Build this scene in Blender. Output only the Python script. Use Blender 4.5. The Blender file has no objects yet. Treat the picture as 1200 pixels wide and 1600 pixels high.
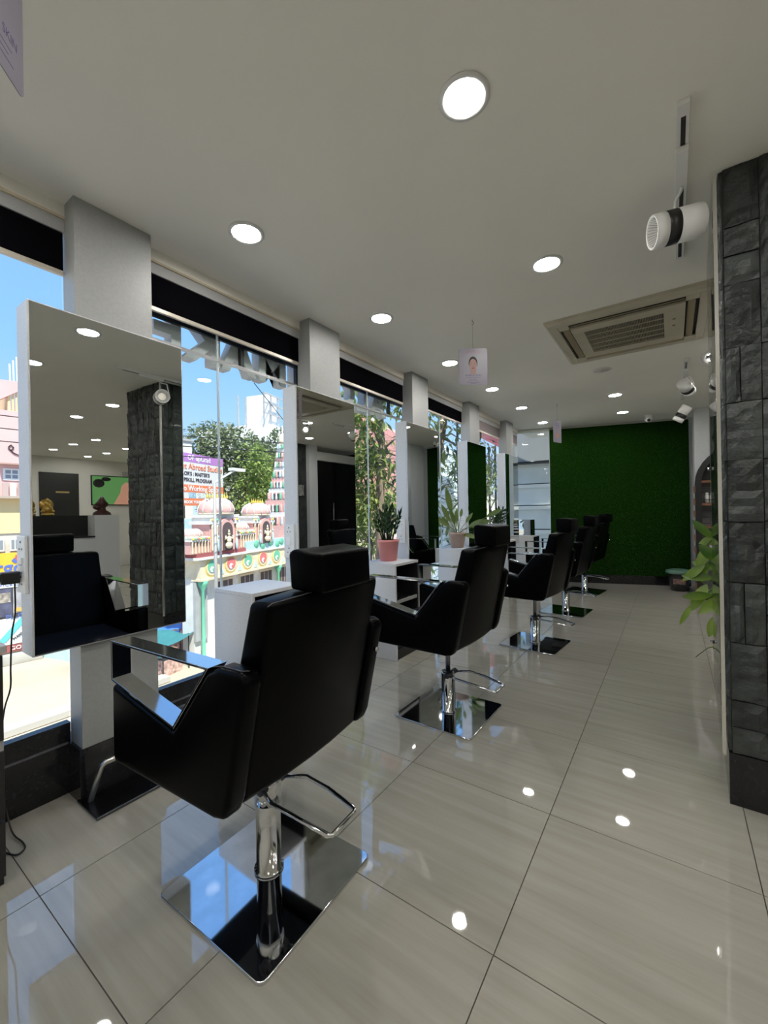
import bpy, math, random
from mathutils import Vector, Matrix
random.seed(7)
SC = bpy.context.scene
C = SC.collection
PI = math.pi

# ---------------------------------------------------------------- camera
cam_d = bpy.data.cameras.new('camera'); cam = bpy.data.objects.new('camera', cam_d); C.objects.link(cam)
F, PITCH, ROLL, YAW, H = 651.0, 0.00038, -0.01764, 0.60603, 1.148
fwd = Vector((-math.sin(YAW)*math.cos(PITCH), math.cos(YAW)*math.cos(PITCH), math.sin(PITCH)))
rt = Vector((math.cos(YAW), math.sin(YAW), 0)); up = rt.cross(fwd)
r2 = math.cos(ROLL)*rt + math.sin(ROLL)*up; u2 = -math.sin(ROLL)*rt + math.cos(ROLL)*up
cam.matrix_world = Matrix(((r2.x, u2.x, -fwd.x, 0), (r2.y, u2.y, -fwd.y, 0), (r2.z, u2.z, -fwd.z, H), (0, 0, 0, 1)))
cam_d.sensor_fit = 'VERTICAL'; cam_d.sensor_height = 36.0; cam_d.lens = F*36/1600
cam_d.clip_start = 0.05; cam_d.clip_end = 500
SC.camera = cam

# ---------------------------------------------------------------- sky, sun, exposure
w = bpy.data.worlds.new('sky'); SC.world = w; w.use_nodes = True
nt = w.node_tree; nt.nodes.clear()
out = nt.nodes.new('ShaderNodeOutputWorld'); bg = nt.nodes.new('ShaderNodeBackground')
tc = nt.nodes.new('ShaderNodeTexCoord'); sp = nt.nodes.new('ShaderNodeSeparateXYZ'); rp = nt.nodes.new('ShaderNodeValToRGB')
nt.links.new(tc.outputs['Generated'], sp.inputs[0]); nt.links.new(sp.outputs['Z'], rp.inputs[0])
nt.links.new(rp.outputs[0], bg.inputs[0]); nt.links.new(bg.outputs[0], out.inputs[0])
e = rp.color_ramp.elements
e[0].position = 0.0; e[0].color = (.40, .50, .66, 1)
e[1].position = 1.0; e[1].color = (.08, .20, .50, 1)
m_ = e.new(.30); m_.color = (.19, .35, .64, 1)
m_ = e.new(.12); m_.color = (.31, .44, .67, 1)
bg.inputs[1].default_value = 1.75
SUN = bpy.data.lights.new('sun', 'SUN'); SUN.energy = 6.9; SUN.angle = .009; SUN.color = (1, .93, .82)
so = bpy.data.objects.new('sun', SUN); C.objects.link(so)
so.rotation_euler = Vector((-.56, .22, -1.0)).to_track_quat('-Z', 'Y').to_euler()
LAMP = 105.0           # radiance of the ceiling lamps' diffusers
SC.view_settings.view_transform = 'Standard'; SC.view_settings.look = 'None'
SC.view_settings.exposure = 0.25; SC.view_settings.gamma = 1.0; SC.view_settings.use_curve_mapping = False
SC.cycles.max_bounces = 10; SC.cycles.diffuse_bounces = 5; SC.cycles.glossy_bounces = 6
SC.cycles.transparent_max_bounces = 16; SC.cycles.caustics_reflective = True; SC.cycles.caustics_refractive = False
SC.cycles.sample_clamp_indirect = 6.0

# ---------------------------------------------------------------- materials
MATS = {}
def mat(name, col=(.8, .8, .8), rough=.5, metal=0., spec=.5, noise=None, bump=None, emit=None, coat=0., rand=0., sheen=0.):
    """noise=(scale, amount, (sx,sy,sz)) colour mottling; bump=(scale, strength, dist); rand = brightness change from piece to piece"""
    if name in MATS: return MATS[name]
    m = bpy.data.materials.new(name); m.use_nodes = True; t = m.node_tree; b = t.nodes['Principled BSDF']
    b.inputs['Base Color'].default_value = (*col, 1); b.inputs['Roughness'].default_value = rough
    b.inputs['Metallic'].default_value = metal; b.inputs['Specular IOR Level'].default_value = spec
    b.inputs['Coat Weight'].default_value = coat
    tco = t.nodes.new('ShaderNodeTexCoord'); src = None
    if noise:
        mp = t.nodes.new('ShaderNodeMapping'); mp.inputs['Scale'].default_value = noise[2] if len(noise) > 2 else (1, 1, 1)
        t.links.new(tco.outputs['Object'], mp.inputs[0])
        n = t.nodes.new('ShaderNodeTexNoise'); n.inputs['Scale'].default_value = noise[0]; n.inputs['Detail'].default_value = 5
        t.links.new(mp.outputs[0], n.inputs[0])
        if rand:
            oi = t.nodes.new('ShaderNodeObjectInfo'); ad = t.nodes.new('ShaderNodeVectorMath'); ad.operation = 'MULTIPLY_ADD'
            ad.inputs[1].default_value = (37, 19, 53); t.links.new(oi.outputs['Random'], ad.inputs[0]); t.links.new(mp.outputs[0], ad.inputs[2])
            t.links.new(ad.outputs[0], n.inputs[0])
        mr = t.nodes.new('ShaderNodeMapRange'); mr.inputs['From Min'].default_value = .3; mr.inputs['From Max'].default_value = .7
        mr.inputs['To Min'].default_value = 1-noise[1]; mr.inputs['To Max'].default_value = 1+noise[1]
        t.links.new(n.outputs['Fac'], mr.inputs[0]); src = mr.outputs[0]
    if rand:
        oi = t.nodes.new('ShaderNodeObjectInfo'); mr2 = t.nodes.new('ShaderNodeMapRange')
        mr2.inputs['To Min'].default_value = 1-rand; mr2.inputs['To Max'].default_value = 1+rand
        t.links.new(oi.outputs['Random'], mr2.inputs[0])
        if src:
            mu = t.nodes.new('ShaderNodeMath'); mu.operation = 'MULTIPLY'
            t.links.new(src, mu.inputs[0]); t.links.new(mr2.outputs[0], mu.inputs[1]); src = mu.outputs[0]
        else: src = mr2.outputs[0]
    if src:
        vm = t.nodes.new('ShaderNodeVectorMath'); vm.operation = 'SCALE'; vm.inputs[0].default_value = col
        t.links.new(src, vm.inputs['Scale']); t.links.new(vm.outputs[0], b.inputs['Base Color'])
    if bump:
        n2 = t.nodes.new('ShaderNodeTexNoise'); n2.inputs['Scale'].default_value = bump[0]; n2.inputs['Detail'].default_value = 4
        t.links.new(tco.outputs['Object'], n2.inputs[0])
        bp = t.nodes.new('ShaderNodeBump'); bp.inputs['Strength'].default_value = bump[1]; bp.inputs['Distance'].default_value = bump[2]
        t.links.new(n2.outputs['Fac'], bp.inputs['Height']); t.links.new(bp.outputs[0], b.inputs['Normal'])
    if emit:
        b.inputs['Emission Color'].default_value = (*emit[0], 1); b.inputs['Emission Strength'].default_value = emit[1]
    MATS[name] = m; return m

def glass_mat(name, tint=(.93, .97, .96), refl=.06):
    m = bpy.data.materials.new(name); m.use_nodes = True; t = m.node_tree; t.nodes.clear()
    o = t.nodes.new('ShaderNodeOutputMaterial'); mx = t.nodes.new('ShaderNodeMixShader')
    tr = t.nodes.new('ShaderNodeBsdfTransparent'); gl = t.nodes.new('ShaderNodeBsdfGlossy'); fr = t.nodes.new('ShaderNodeFresnel')
    fr.inputs[0].default_value = 1.33; tr.inputs[0].default_value = (*tint, 1); gl.inputs['Roughness'].default_value = .01
    ge = t.nodes.new('ShaderNodeNewGeometry'); iv = t.nodes.new('ShaderNodeMath'); iv.operation = 'SUBTRACT'; iv.inputs[0].default_value = 1.0
    ml = t.nodes.new('ShaderNodeMath'); ml.operation = 'MULTIPLY'; t.links.new(ge.outputs['Backfacing'], iv.inputs[1])
    t.links.new(fr.outputs[0], ml.inputs[0]); t.links.new(iv.outputs[0], ml.inputs[1]); t.links.new(ml.outputs[0], mx.inputs[0]); t.links.new(tr.outputs[0], mx.inputs[1]); t.links.new(gl.outputs[0], mx.inputs[2])
    t.links.new(mx.outputs[0], o.inputs[0]); MATS[name] = m; return m

def leaf_mat(name, c1, c2, rough=.35, trans=.35):
    m = bpy.data.materials.new(name); m.use_nodes = True; t = m.node_tree; t.nodes.clear()
    o = t.nodes.new('ShaderNodeOutputMaterial'); mx = t.nodes.new('ShaderNodeMixShader'); mx.inputs[0].default_value = trans
    b = t.nodes.new('ShaderNodeBsdfPrincipled'); b.inputs['Roughness'].default_value = rough; tl = t.nodes.new('ShaderNodeBsdfTranslucent')
    n = t.nodes.new('ShaderNodeTexNoise'); n.inputs['Scale'].default_value = 3.0; tco = t.nodes.new('ShaderNodeTexCoord')
    r = t.nodes.new('ShaderNodeValToRGB'); r.color_ramp.elements[0].position = .38; r.color_ramp.elements[1].position = .62
    r.color_ramp.elements[0].color = (*c1, 1); r.color_ramp.elements[1].color = (*c2, 1)
    t.links.new(tco.outputs['Object'], n.inputs[0]); t.links.new(n.outputs['Fac'], r.inputs[0])
    t.links.new(r.outputs[0], b.inputs['Base Color']); t.links.new(r.outputs[0], tl.inputs[0])
    t.links.new(b.outputs[0], mx.inputs[1]); t.links.new(tl.outputs[0], mx.inputs[2]); t.links.new(mx.outputs[0], o.inputs[0])
    MATS[name] = m; return m

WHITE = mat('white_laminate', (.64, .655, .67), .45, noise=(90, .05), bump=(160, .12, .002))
CEIL = mat('ceiling_paint', (.88, .86, .79), .75, noise=(1.2, .03), bump=(140, .12, .002))
WALLP = mat('wall_paint', (.72, .71, .66), .7, noise=(2, .03))
GREYP = mat('grey_paint', (.42, .43, .43), .6)
BLACKG = mat('black_granite', (.012, .012, .014), .12, noise=(60, .3))
BLIND = mat('dark_blind_fabric', (.003, .0027, .004), .9, spec=.02, bump=(400, .2, .001))
BRONZE = mat('beige_aluminium', (.55, .50, .42), .4, metal=.3)
DKMETAL = mat('dark_metal', (.05, .05, .055), .4, metal=.6)
MIRROR = mat('mirror_silver', (.66, .68, .67), .0, metal=1.0)
CHROME = mat('chrome', (.72, .73, .75), .07, metal=1.0)
CHROMEB = mat('brushed_chrome', (.66, .68, .71), .045, metal=1.0, noise=(14, .10), bump=(3, .02, .01))
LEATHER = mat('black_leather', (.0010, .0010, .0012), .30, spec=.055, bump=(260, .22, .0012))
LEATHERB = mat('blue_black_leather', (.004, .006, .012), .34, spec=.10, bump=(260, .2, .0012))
THREAD = mat('grey_thread', (.09, .09, .10), .6)
BLACKP = mat('black_plastic', (.012, .012, .012), .4)
DKWOOD = mat('black_laminate', (.012, .011, .012), .35)
GREYEDGE = mat('grey_edging', (.33, .33, .33), .5)
WPLAST = mat('white_plastic', (.78, .78, .76), .35)
CREAMP = mat('aged_cream_plastic', (.52, .48, .37), .5, noise=(6, .08))
LAMPE = mat('lamp_diffuser', (.9, .9, .9), .5, emit=((1.0, .97, .92), LAMP))
DEADL = mat('unlit_diffuser', (.62, .60, .55), .5)
SPOTE = mat('spot_lens', (.8, .75, .65), .4, emit=((1.0, .92, .80), .45))
SPOTON = mat('spot_lens_lit', (.9, .9, .85), .4, emit=((1.0, .97, .9), 9.0))
GLASS = glass_mat('window_glass'); TINTG = glass_mat('cladding_glass', (.96, .98, .97))
PINKPOT = mat('pink_pot', (.72, .27, .25), .45); BEIGEPOT = mat('beige_pot', (.42, .31, .25), .6, noise=(12, .1)); SOIL = mat('soil', (.03, .02, .015), .9)
ZZ = leaf_mat('zz_leaf', (.012, .035, .012), (.03, .07, .02), .22, .12)
LIME = leaf_mat('lime_leaf', (.10, .17, .05), (.22, .26, .06), .35, .4)
POTHOS = leaf_mat('pothos_leaf', (.05, .14, .02), (.22, .34, .04), .3, .3)
MANGO = leaf_mat('street_leaf', (.10, .15, .06), (.42, .48, .16), .4, .4)
MANGO2 = leaf_mat('street_leaf_bright', (.22, .34, .07), (.50, .60, .16), .45, .5)
STEM = mat('green_stem', (.10, .16, .05), .5); BARK = mat('bark', (.30, .23, .18), .9, noise=(8, .25), bump=(14, .5, .02))
TURF = leaf_mat('artificial_turf', (.011, .048, .002), (.018, .080, .003), .95, .05)
TURFB = mat('turf_backing', (.006, .028, .002), .95, spec=.05)

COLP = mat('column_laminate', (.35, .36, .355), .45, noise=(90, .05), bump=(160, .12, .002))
# stone: dark slate with greenish cast
STONE = mat('dark_slate', (.042, .048, .046), .40, spec=.4, noise=(9, .5), bump=(22, .9, .016), rand=.36)
GROUT = mat('black_grout', (.006, .006, .006), .8)

# polished porcelain tile with long streaks running across the room
def tile_mat():
    m = bpy.data.materials.new('porcelain_tile'); m.use_nodes = True; t = m.node_tree; b = t.nodes['Principled BSDF']
    tco = t.nodes.new('ShaderNodeTexCoord'); oi = t.nodes.new('ShaderNodeObjectInfo')
    mp = t.nodes.new('ShaderNodeMapping'); mp.inputs['Scale'].default_value = (1.6, 26, 1); mp.inputs['Rotation'].default_value = (0, 0, .02)
    t.links.new(tco.outputs['Object'], mp.inputs[0])
    ad = t.nodes.new('ShaderNodeVectorMath'); ad.operation = 'MULTIPLY_ADD'; ad.inputs[1].default_value = (31, 57, 11)
    t.links.new(oi.outputs['Random'], ad.inputs[0]); t.links.new(mp.outputs[0], ad.inputs[2])
    n = t.nodes.new('ShaderNodeTexNoise'); n.inputs['Scale'].default_value = 1.0; n.inputs['Detail'].default_value = 7; n.inputs['Roughness'].default_value = .6
    t.links.new(ad.outputs[0], n.inputs[0])
    r = t.nodes.new('ShaderNodeValToRGB'); r.color_ramp.elements[0].position = .25; r.color_ramp.elements[1].position = .75
    r.color_ramp.elements[0].color = (.315, .30, .255, 1); r.color_ramp.elements[1].color = (.41, .395, .345, 1)
    t.links.new(n.outputs['Fac'], r.inputs[0]); t.links.new(r.outputs[0], b.inputs['Base Color'])
    b.inputs['Roughness'].default_value = .022; b.inputs['IOR'].default_value = 1.9; b.inputs['Specular IOR Level'].default_value = .65
    n3 = t.nodes.new('ShaderNodeTexNoise'); n3.inputs['Scale'].default_value = 3.0; t.links.new(tco.outputs['Object'], n3.inputs[0])
    bp = t.nodes.new('ShaderNodeBump'); bp.inputs['Strength'].default_value = .02; bp.inputs['Distance'].default_value = .02
    t.links.new(n3.outputs['Fac'], bp.inputs['Height']); t.links.new(bp.outputs[0], b.inputs['Normal'])
    return m
TILE = tile_mat(); JOINT = mat('tile_joint', (.11, .10, .09), .8)

# ---------------------------------------------------------------- mesh helpers
class MB:
    def __init__(s): s.v = []; s.f = []; s.sm = []
    def add(s, vs, fs, smooth=False):
        o = len(s.v); s.v += [tuple(p) for p in vs]; s.f += [tuple(i+o for i in f) for f in fs]; s.sm += [smooth]*len(fs); return s
    def box(s, x0, x1, y0, y1, z0, z1):
        vs = [(x, y, z) for z in (z0, z1) for y in (y0, y1) for x in (x0, x1)]
        return s.add(vs, [(0, 2, 3, 1), (4, 5, 7, 6), (0, 1, 5, 4), (2, 6, 7, 3), (0, 4, 6, 2), (1, 3, 7, 5)])
    def obox(s, c, ex, ey, ez):      # oriented box: centre and three half-extent vectors
        c, ex, ey, ez = map(Vector, (c, ex, ey, ez))
        vs = [c+a*ex+b*ey+d*ez for d in (-1, 1) for b in (-1, 1) for a in (-1, 1)]
        return s.add(vs, [(0, 2, 3, 1), (4, 5, 7, 6), (0, 1, 5, 4), (2, 6, 7, 3), (0, 4, 6, 2), (1, 3, 7, 5)])
    def prism(s, pts, axis, a0, a1):  # polygon in the plane across axis, pushed from a0 to a1
        def P(p, a):
            if axis == 'x': return (a, p[0], p[1])
            if axis == 'y': return (p[0], a, p[1])
            return (p[0], p[1], a)
        n = len(pts); vs = [P(p, a0) for p in pts]+[P(p, a1) for p in pts]
        return s.add(vs, [tuple(range(n))[::-1], tuple(range(n, 2*n))]+[(i, (i+1) % n, n+(i+1) % n, n+i) for i in range(n)])
    def tube(s, path, r, n=8, closed=False, caps=True, radii=None):
        path = [Vector(p) for p in path]; N = len(path); ring = []; vs = []
        prev = None
        for i, p in enumerate(path):
            a = path[(i-1) % N] if (closed or i > 0) else p; b = path[(i+1) % N] if (closed or i < N-1) else p
            t = (b-a).normalized() if (b-a).length > 1e-9 else Vector((0, 0, 1))
            ref = Vector((0, 0, 1)) if abs(t.z) < .9 else Vector((1, 0, 0))
            if prev is None: u = t.cross(ref).normalized()
            else:
                u = prev-t*prev.dot(t); u = u.normalized() if u.length > 1e-6 else t.cross(ref).normalized()
            prev = u; v = t.cross(u); rr = radii[i] if radii else r
            for k in range(n):
                an = 2*PI*k/n; vs.append(p+u*math.cos(an)*rr+v*math.sin(an)*rr)
        fs = []
        for i in range(N if closed else N-1):
            j = (i+1) % N
            for k in range(n): fs.append((i*n+k, i*n+(k+1) % n, j*n+(k+1) % n, j*n+k))
        if caps and not closed: fs += [tuple(range(n))[::-1], tuple(range((N-1)*n, N*n))]
        return s.add(vs, fs, True)
    def lathe(s, prof, c=(0, 0, 0), n=24, ax=None, smooth=True, sq=0):   # prof = [(r, h)]; ax turns the axis
        c = Vector(c); q = Vector((0, 0, 1)).rotation_difference(Vector(ax)) if ax else None
        vs = []; fs = []
        for r, h in prof:
            for k in range(n):
                a = 2*PI*k/n+(PI/4 if n == 4 else 0); p = Vector((r*math.cos(a), r*math.sin(a), h))
                if q: p = q @ p
                vs.append(c+p)
        for i in range(len(prof)-1):
            for k in range(n): fs.append((i*n+k, i*n+(k+1) % n, (i+1)*n+(k+1) % n, (i+1)*n+k))
        fs += [tuple(range(n))[::-1], tuple(range((len(prof)-1)*n, len(prof)*n))]
        return s.add(vs, fs, smooth)
    def ell(s, c, r, n=10, m=6):
        c = Vector(c); prof = []
        vs = []; fs = []
        for i in range(m+1):
            th = PI*i/m
            for k in range(n):
                a = 2*PI*k/n; vs.append((c.x+r[0]*math.sin(th)*math.cos(a), c.y+r[1]*math.sin(th)*math.sin(a), c.z-r[2]*math.cos(th)))
        for i in range(m):
            for k in range(n): fs.append((i*n+k, i*n+(k+1) % n, (i+1)*n+(k+1) % n, (i+1)*n+k))
        return s.add(vs, fs, True)
    def disc(s, c, nrm, r, thick, n=20, r2=None):
        return s.lathe([(r, 0), (r2 or r, thick)], c, n, nrm, smooth=False)
    def leaf(s, base, d, nrm, L, W, bend=.25, seg=3, fold=.15, tip=1.0):
        """a pointed leaf: two rows of quads folded along the midrib and arched"""
        base, d, nrm = Vector(base), Vector(d).normalized(), Vector(nrm)
        side = d.cross(nrm)
        if side.length < 1e-4: side = d.cross(Vector((1, 0, .3)))
        side.normalize(); nrm = side.cross(d).normalized(); o = []
        for i in range(seg+1):
            t = i/seg; w = W*.5*math.sin(PI*min(1, t*.92+.05))**.8 if i < seg else 0.002
            if i == 0: w = W*.06
            p = base+d*(L*t)-nrm*(bend*L*t*t)
            o += [p-side*w+nrm*(fold*w), p, p+side*w+nrm*(fold*w)]
        fs = []
        for i in range(seg):
            a = 3*i; fs += [(a, a+1, a+4, a+3), (a+1, a+2, a+5, a+4)]
        return s.add(o, fs, True)
    def mesh(s, name, m):
        me = bpy.data.meshes.new(name); me.from_pydata(s.v, [], s.f); me.materials.append(m)
        me.polygons.foreach_set('use_smooth', s.sm); me.update(); return me
    def build(s, name, m, parent=None, bevel=0, seg=2, loc=None, mtx=None):
        return link(name, s.mesh(name, m), parent, bevel, seg, loc, mtx)

def link(name, me, parent=None, bevel=0, seg=2, loc=None, mtx=None):
    o = bpy.data.objects.new(name, me); C.objects.link(o)
    if parent: o.parent = parent
    if loc: o.location = loc
    if mtx is not None: o.matrix_local = mtx
    if bevel:
        b = o.modifiers.new('bevel', 'BEVEL'); b.width = bevel; b.segments = seg; b.limit_method = 'ANGLE'; b.angle_limit = .6
        b.harden_normals = bevel < .010
        for p in me.polygons: p.use_smooth = True
    return o
def tag(o, label=None, cat=None, group=None, kind=None):
    if label: o['label'] = label
    if cat: o['category'] = cat
    if group: o['group'] = group
    if kind: o['kind'] = kind
    return o
def thing(name, label, cat, loc=(0, 0, 0), rz=0, group=None):
    o = bpy.data.objects.new(name, None); C.objects.link(o); o.location = loc; o.rotation_euler = (0, 0, rz)
    o.empty_display_size = .05
    return tag(o, label, cat, group)
def smooth(p, n=5):
    p = [Vector(q) for q in p]; o = []
    for i in range(len(p)-1):
        a, b, c, d = p[max(0, i-1)], p[i], p[i+1], p[min(len(p)-1, i+2)]
        for k in range(n):
            t = k/n; o.append(.5*((2*b)+(c-a)*t+(2*a-5*b+4*c-d)*t*t+(3*b-a-3*c+d)*t**3))
    return o+[p[-1]]
def struct(o): o['kind'] = 'structure'; return o
def sroot(name, loc=(0, 0, 0), rz=0):
    o = bpy.data.objects.new(name, None); C.objects.link(o); o.location = loc; o.rotation_euler = (0, 0, rz); return struct(o)
def dup(root, loc=None, rz=None, label=None, group=None):
    def cp(o, par):
        c = o.copy(); C.objects.link(c); c.parent = par
        if par: c.matrix_local = o.matrix_local.copy()
        for ch in list(o.children): cp(ch, c)
        return c
    r = cp(root, None)
    if loc is not None: r.location = loc
    if rz is not None: r.rotation_euler = (0, 0, rz)
    if label: r['label'] = label
    if group: r['group'] = group
    return r
def text(name, s, size, m, parent, mtx, extrude=.001, align='CENTER', bold=0.0, sx=1.0):
    cu = bpy.data.curves.new(name, 'FONT'); cu.body = s; cu.size = size; cu.extrude = extrude; cu.align_x = align; cu.align_y = 'CENTER'
    cu.offset = bold; cu.resolution_u = 3
    t = bpy.data.objects.new(name+'_tmp', cu); C.objects.link(t)
    dg = bpy.context.evaluated_depsgraph_get(); me = bpy.data.meshes.new_from_object(t.evaluated_get(dg))
    bpy.data.objects.remove(t); me.materials.clear(); me.materials.append(m)
    if sx != 1.0: me.transform(Matrix.Diagonal((sx, 1, 1, 1)))
    return link(name, me, parent, mtx=mtx)
def frame(o, x, y):      # matrix with given origin, x (reading direction) and y (up) axes
    x = Vector(x).normalized(); y = Vector(y); y = (y-x*y.dot(x)).normalized(); z = x.cross(y)
    return Matrix(((x.x, y.x, z.x, o[0]), (x.y, y.y, z.y, o[1]), (x.z, y.z, z.z, o[2]), (0, 0, 0, 1)))

HC = 2.444
# ================================================================ SETTING
fl = struct(MB().box(-2.10, 7.0, -2.6, 7.7, -.12, -.006).build('floor', JOINT))
tm = MB().box(-.2985, .2985, -.2985, .2985, -.006, 0.0).mesh('tile', TILE)
TX0, TY0 = -.997, 1.033
for i in range(-2, 14):
    for j in range(-6, 12):
        x0, y0 = TX0+.6*i, TY0+.6*j
        if x0+.6 > 7.1 or y0 > 7.6: continue
        if x0 < -2.1:
            mm = MB().box(-2.088-x0-.3, .2985, -.2985, .2985, -.006, 0).mesh('tile', TILE)
            link('tile', mm, fl, loc=(x0+.3, y0+.3, 0))
        else: link('tile', tm, fl, loc=(x0+.3, y0+.3, 0))
struct(MB().box(-2.11, 7.0, -2.6, 7.75, HC, HC+.25).build('ceiling', CEIL))
struct(MB().box(-2.5, 7.1, -2.8, 8.0, HC+.251, HC+.40).build('sun_block_roof', GREYP))  # unseen slab over the ceiling, added to keep sunlight out of the room
# far walls of the open room (seen in the mirrors)
struct(MB().box(6.9, 7.0, -2.6, 5.3, -.1, HC).build('wall_right', WALLP))
struct(MB().box(-2.5, 7.0, -2.7, -2.6, -.1, HC).build('wall_rear', WALLP))
struct(MB().box(1.8, 7.0, 5.16, 5.28, -.1, HC).build('wall_partition', WALLP))
# window wall: low granite wall, its grey cap
wl = struct(MB().box(-2.17, -2.088, -2.6, 6.80, -.2, .205).build('wall_left', BLACKG))
struct(MB().box(-2.17, -2.086, -2.6, 6.80, .205, .218).build('trim_1', mat('grey_granite', (.17, .17, .20), .25, noise=(50, .15))))
COLY = [-.6465+1.3225*k for k in range(6)]        # near edges of the six white columns
struct(MB().box(-2.16, -2.02, -2.6, -.95, .218, HC).build('wall_left_rear', WALLP))
names = ['behind the near cabinet', 'above the nearest big mirror', 'right of the sign letters', 'third along the window wall', 'fourth along the window wall', 'last one beside the corner glass']
for k, y in enumerate(COLY):
    t = thing('white_column', 'white square column, '+names[k], 'column', (0, 0, 0))
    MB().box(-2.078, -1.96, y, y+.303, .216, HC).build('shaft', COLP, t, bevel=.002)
    MB().box(-2.087, -1.964, y-.008, y+.311, 0, .2158).build('plinth', BLACKG, t)
# windows between the columns
bays = [(-.95, -.6465)]+[(COLY[k]+.303, COLY[k+1]) for k in range(5)]+[(COLY[5]+.303, 6.80)]
for k, (a, b) in enumerate(bays):
    wd = sroot('window_%d' % (k+1))
    fr = MB()
    fr.box(-2.12, -2.08, a, b, .218, .295).box(-2.12, -2.08, a, b, 2.40, HC)
    struct(fr.build('window_frame', BLACKG, wd))
    if k in (2, 3): struct(MB().box(-2.108, -2.086, a, b, 2.012, 2.026).build('glazing_rail', mat('steel_rail', (.45, .46, .48), .3, metal=.8), wd))
    mid = a+.505 if b-a > .9 else (a+b)/2
    mid = 1.405 if k == 2 else mid
    for (p, q) in ((a, mid-.002), (mid+.002, b)):
        struct(MB().box(-2.102, -2.095, p, q, .295, 2.40).build('pane', GLASS, wd))
    struct(MB().box(-2.104, -2.093, mid-.004, mid+.004, .295, 2.40).build('joint_strip', mat('silicone', (.55, .6, .62), .4), wd))
    tr = struct(MB().box(-2.079, -2.050, a, b, 2.384, HC).build('trim_%d' % (k+2), CEIL))
    struct(MB().box(-2.079, -2.055, a, b, 2.328, 2.3835).build('trim_%d' % (k+22), GREYP))
    struct(MB().box(-2.056, -2.046, a, b, 2.380, 2.3905).build('trim_%d' % (k+12), mat('gilt_edge', (.62, .54, .40), .4)))
    bn = ['hidden at the rear', 'at the left edge of the photo', 'over the sign letters', 'over the red brick view', 'over the leaning tree trunk', 'over the pink awning', 'in the far corner']
    bl = thing('roller_blind', 'black roller blind rolled up under the ceiling, window '+bn[k], 'blind')
    a2 = a+.10 if k == 3 else a+.004
    drop = 2.168 if k < 4 else 2.20
    MB().box(-2.068, -2.062, a2, b-.004, drop, 2.327).build('fabric', BLIND if k < 5 else mat('grey_blind', (.20, .17, .17), .7), bl)
    MB().box(-2.073, -2.057, a2, b-.004, drop-.018, drop).build('bottom_bar', BRONZE, bl)
bk = thing('blind_bracket', 'rusty brown bracket and cord end of the blind beside the second column', 'bracket', (-2.06, 2.345, 2.36))
MB().box(-.02, .012, -.02, .03, -.05, .05).build('plate', mat('rust', (.10, .045, .02), .8), bk)
MB().tube([(.005, 0.02, -.03), (.005, .03, -.3), (.01, .035, -.62)], .003, 5).build('cord', WPLAST, bk)

# end wall: glass, then turf
ex = Vector((math.cos(.27), math.sin(.27), 0)); ORG = Vector((-1.595, 6.955, 0))
def EW(s, d=0, z=0): p = ORG+ex*s+Vector((ex.y, -ex.x, 0))*d; return (p.x, p.y, z)
we = sroot('window_9', (ORG.x, ORG.y, 0), .27)
struct(MB().box(-.52, 0, 0.0, .05, .20, .25).box(-.52, 0, 0, .05, 2.39, 2.44).box(-.52, -.495, 0, .05, .25, 2.39).build('window_frame', mat('pale_frame', (.62, .65, .60), .5), we))
struct(MB().box(-.495, 0, .02, .028, .25, 2.39).build('pane', GLASS, we))
we2 = struct(MB().box(-.52, 0, -.02, .2, -.1, .20).build('wall_end_low', BLACKG)); we2.location = (ORG.x, ORG.y, 0); we2.rotation_euler = (0, 0, .27)
w2_ = struct(MB().box(0, 9, .03, .15, -.1, HC).build('wall_end', WALLP)); w2_.location = (ORG.x, ORG.y, 0); w2_.rotation_euler = (0, 0, .27)
bb = struct(MB().box(0.0, 1.86, -.012, .03, 0, .135).build('baseboard_end', BLACKG)); bb.location = (ORG.x, ORG.y, 0); bb.rotation_euler = (0, 0, .27)
tp = thing('turf_panel', 'dark green artificial grass panel covering the far end wall', 'wall panel', (ORG.x, ORG.y, .136), .27)
MB().box(0, 1.86, -.022, .028, 0, 2.27).build('backing_board', TURFB, tp)
g = MB()
for i in range(15000):
    x = random.uniform(.0, 1.86); z = random.uniform(.0, 2.262); a = random.uniform(-.9, .9); L = random.uniform(.012, .022)
    dx, dz = math.sin(a)*L, -math.cos(a)*L*.7; dy = -.010-random.random()*.012; wv = .0022
    g.add([(x-wv, -.0225, z), (x+wv, -.0225, z), (x+dx, -.022+dy, z+dz)], [(0, 1, 2)])
go = g.build('turf_blades', TURF, tp); go['kind'] = 'stuff'
# white column + wall right of the turf
struct(MB().box(.245, 1.3, 6.85, 7.35, 0, HC).build('wall_end_return', WHITE))

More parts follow.
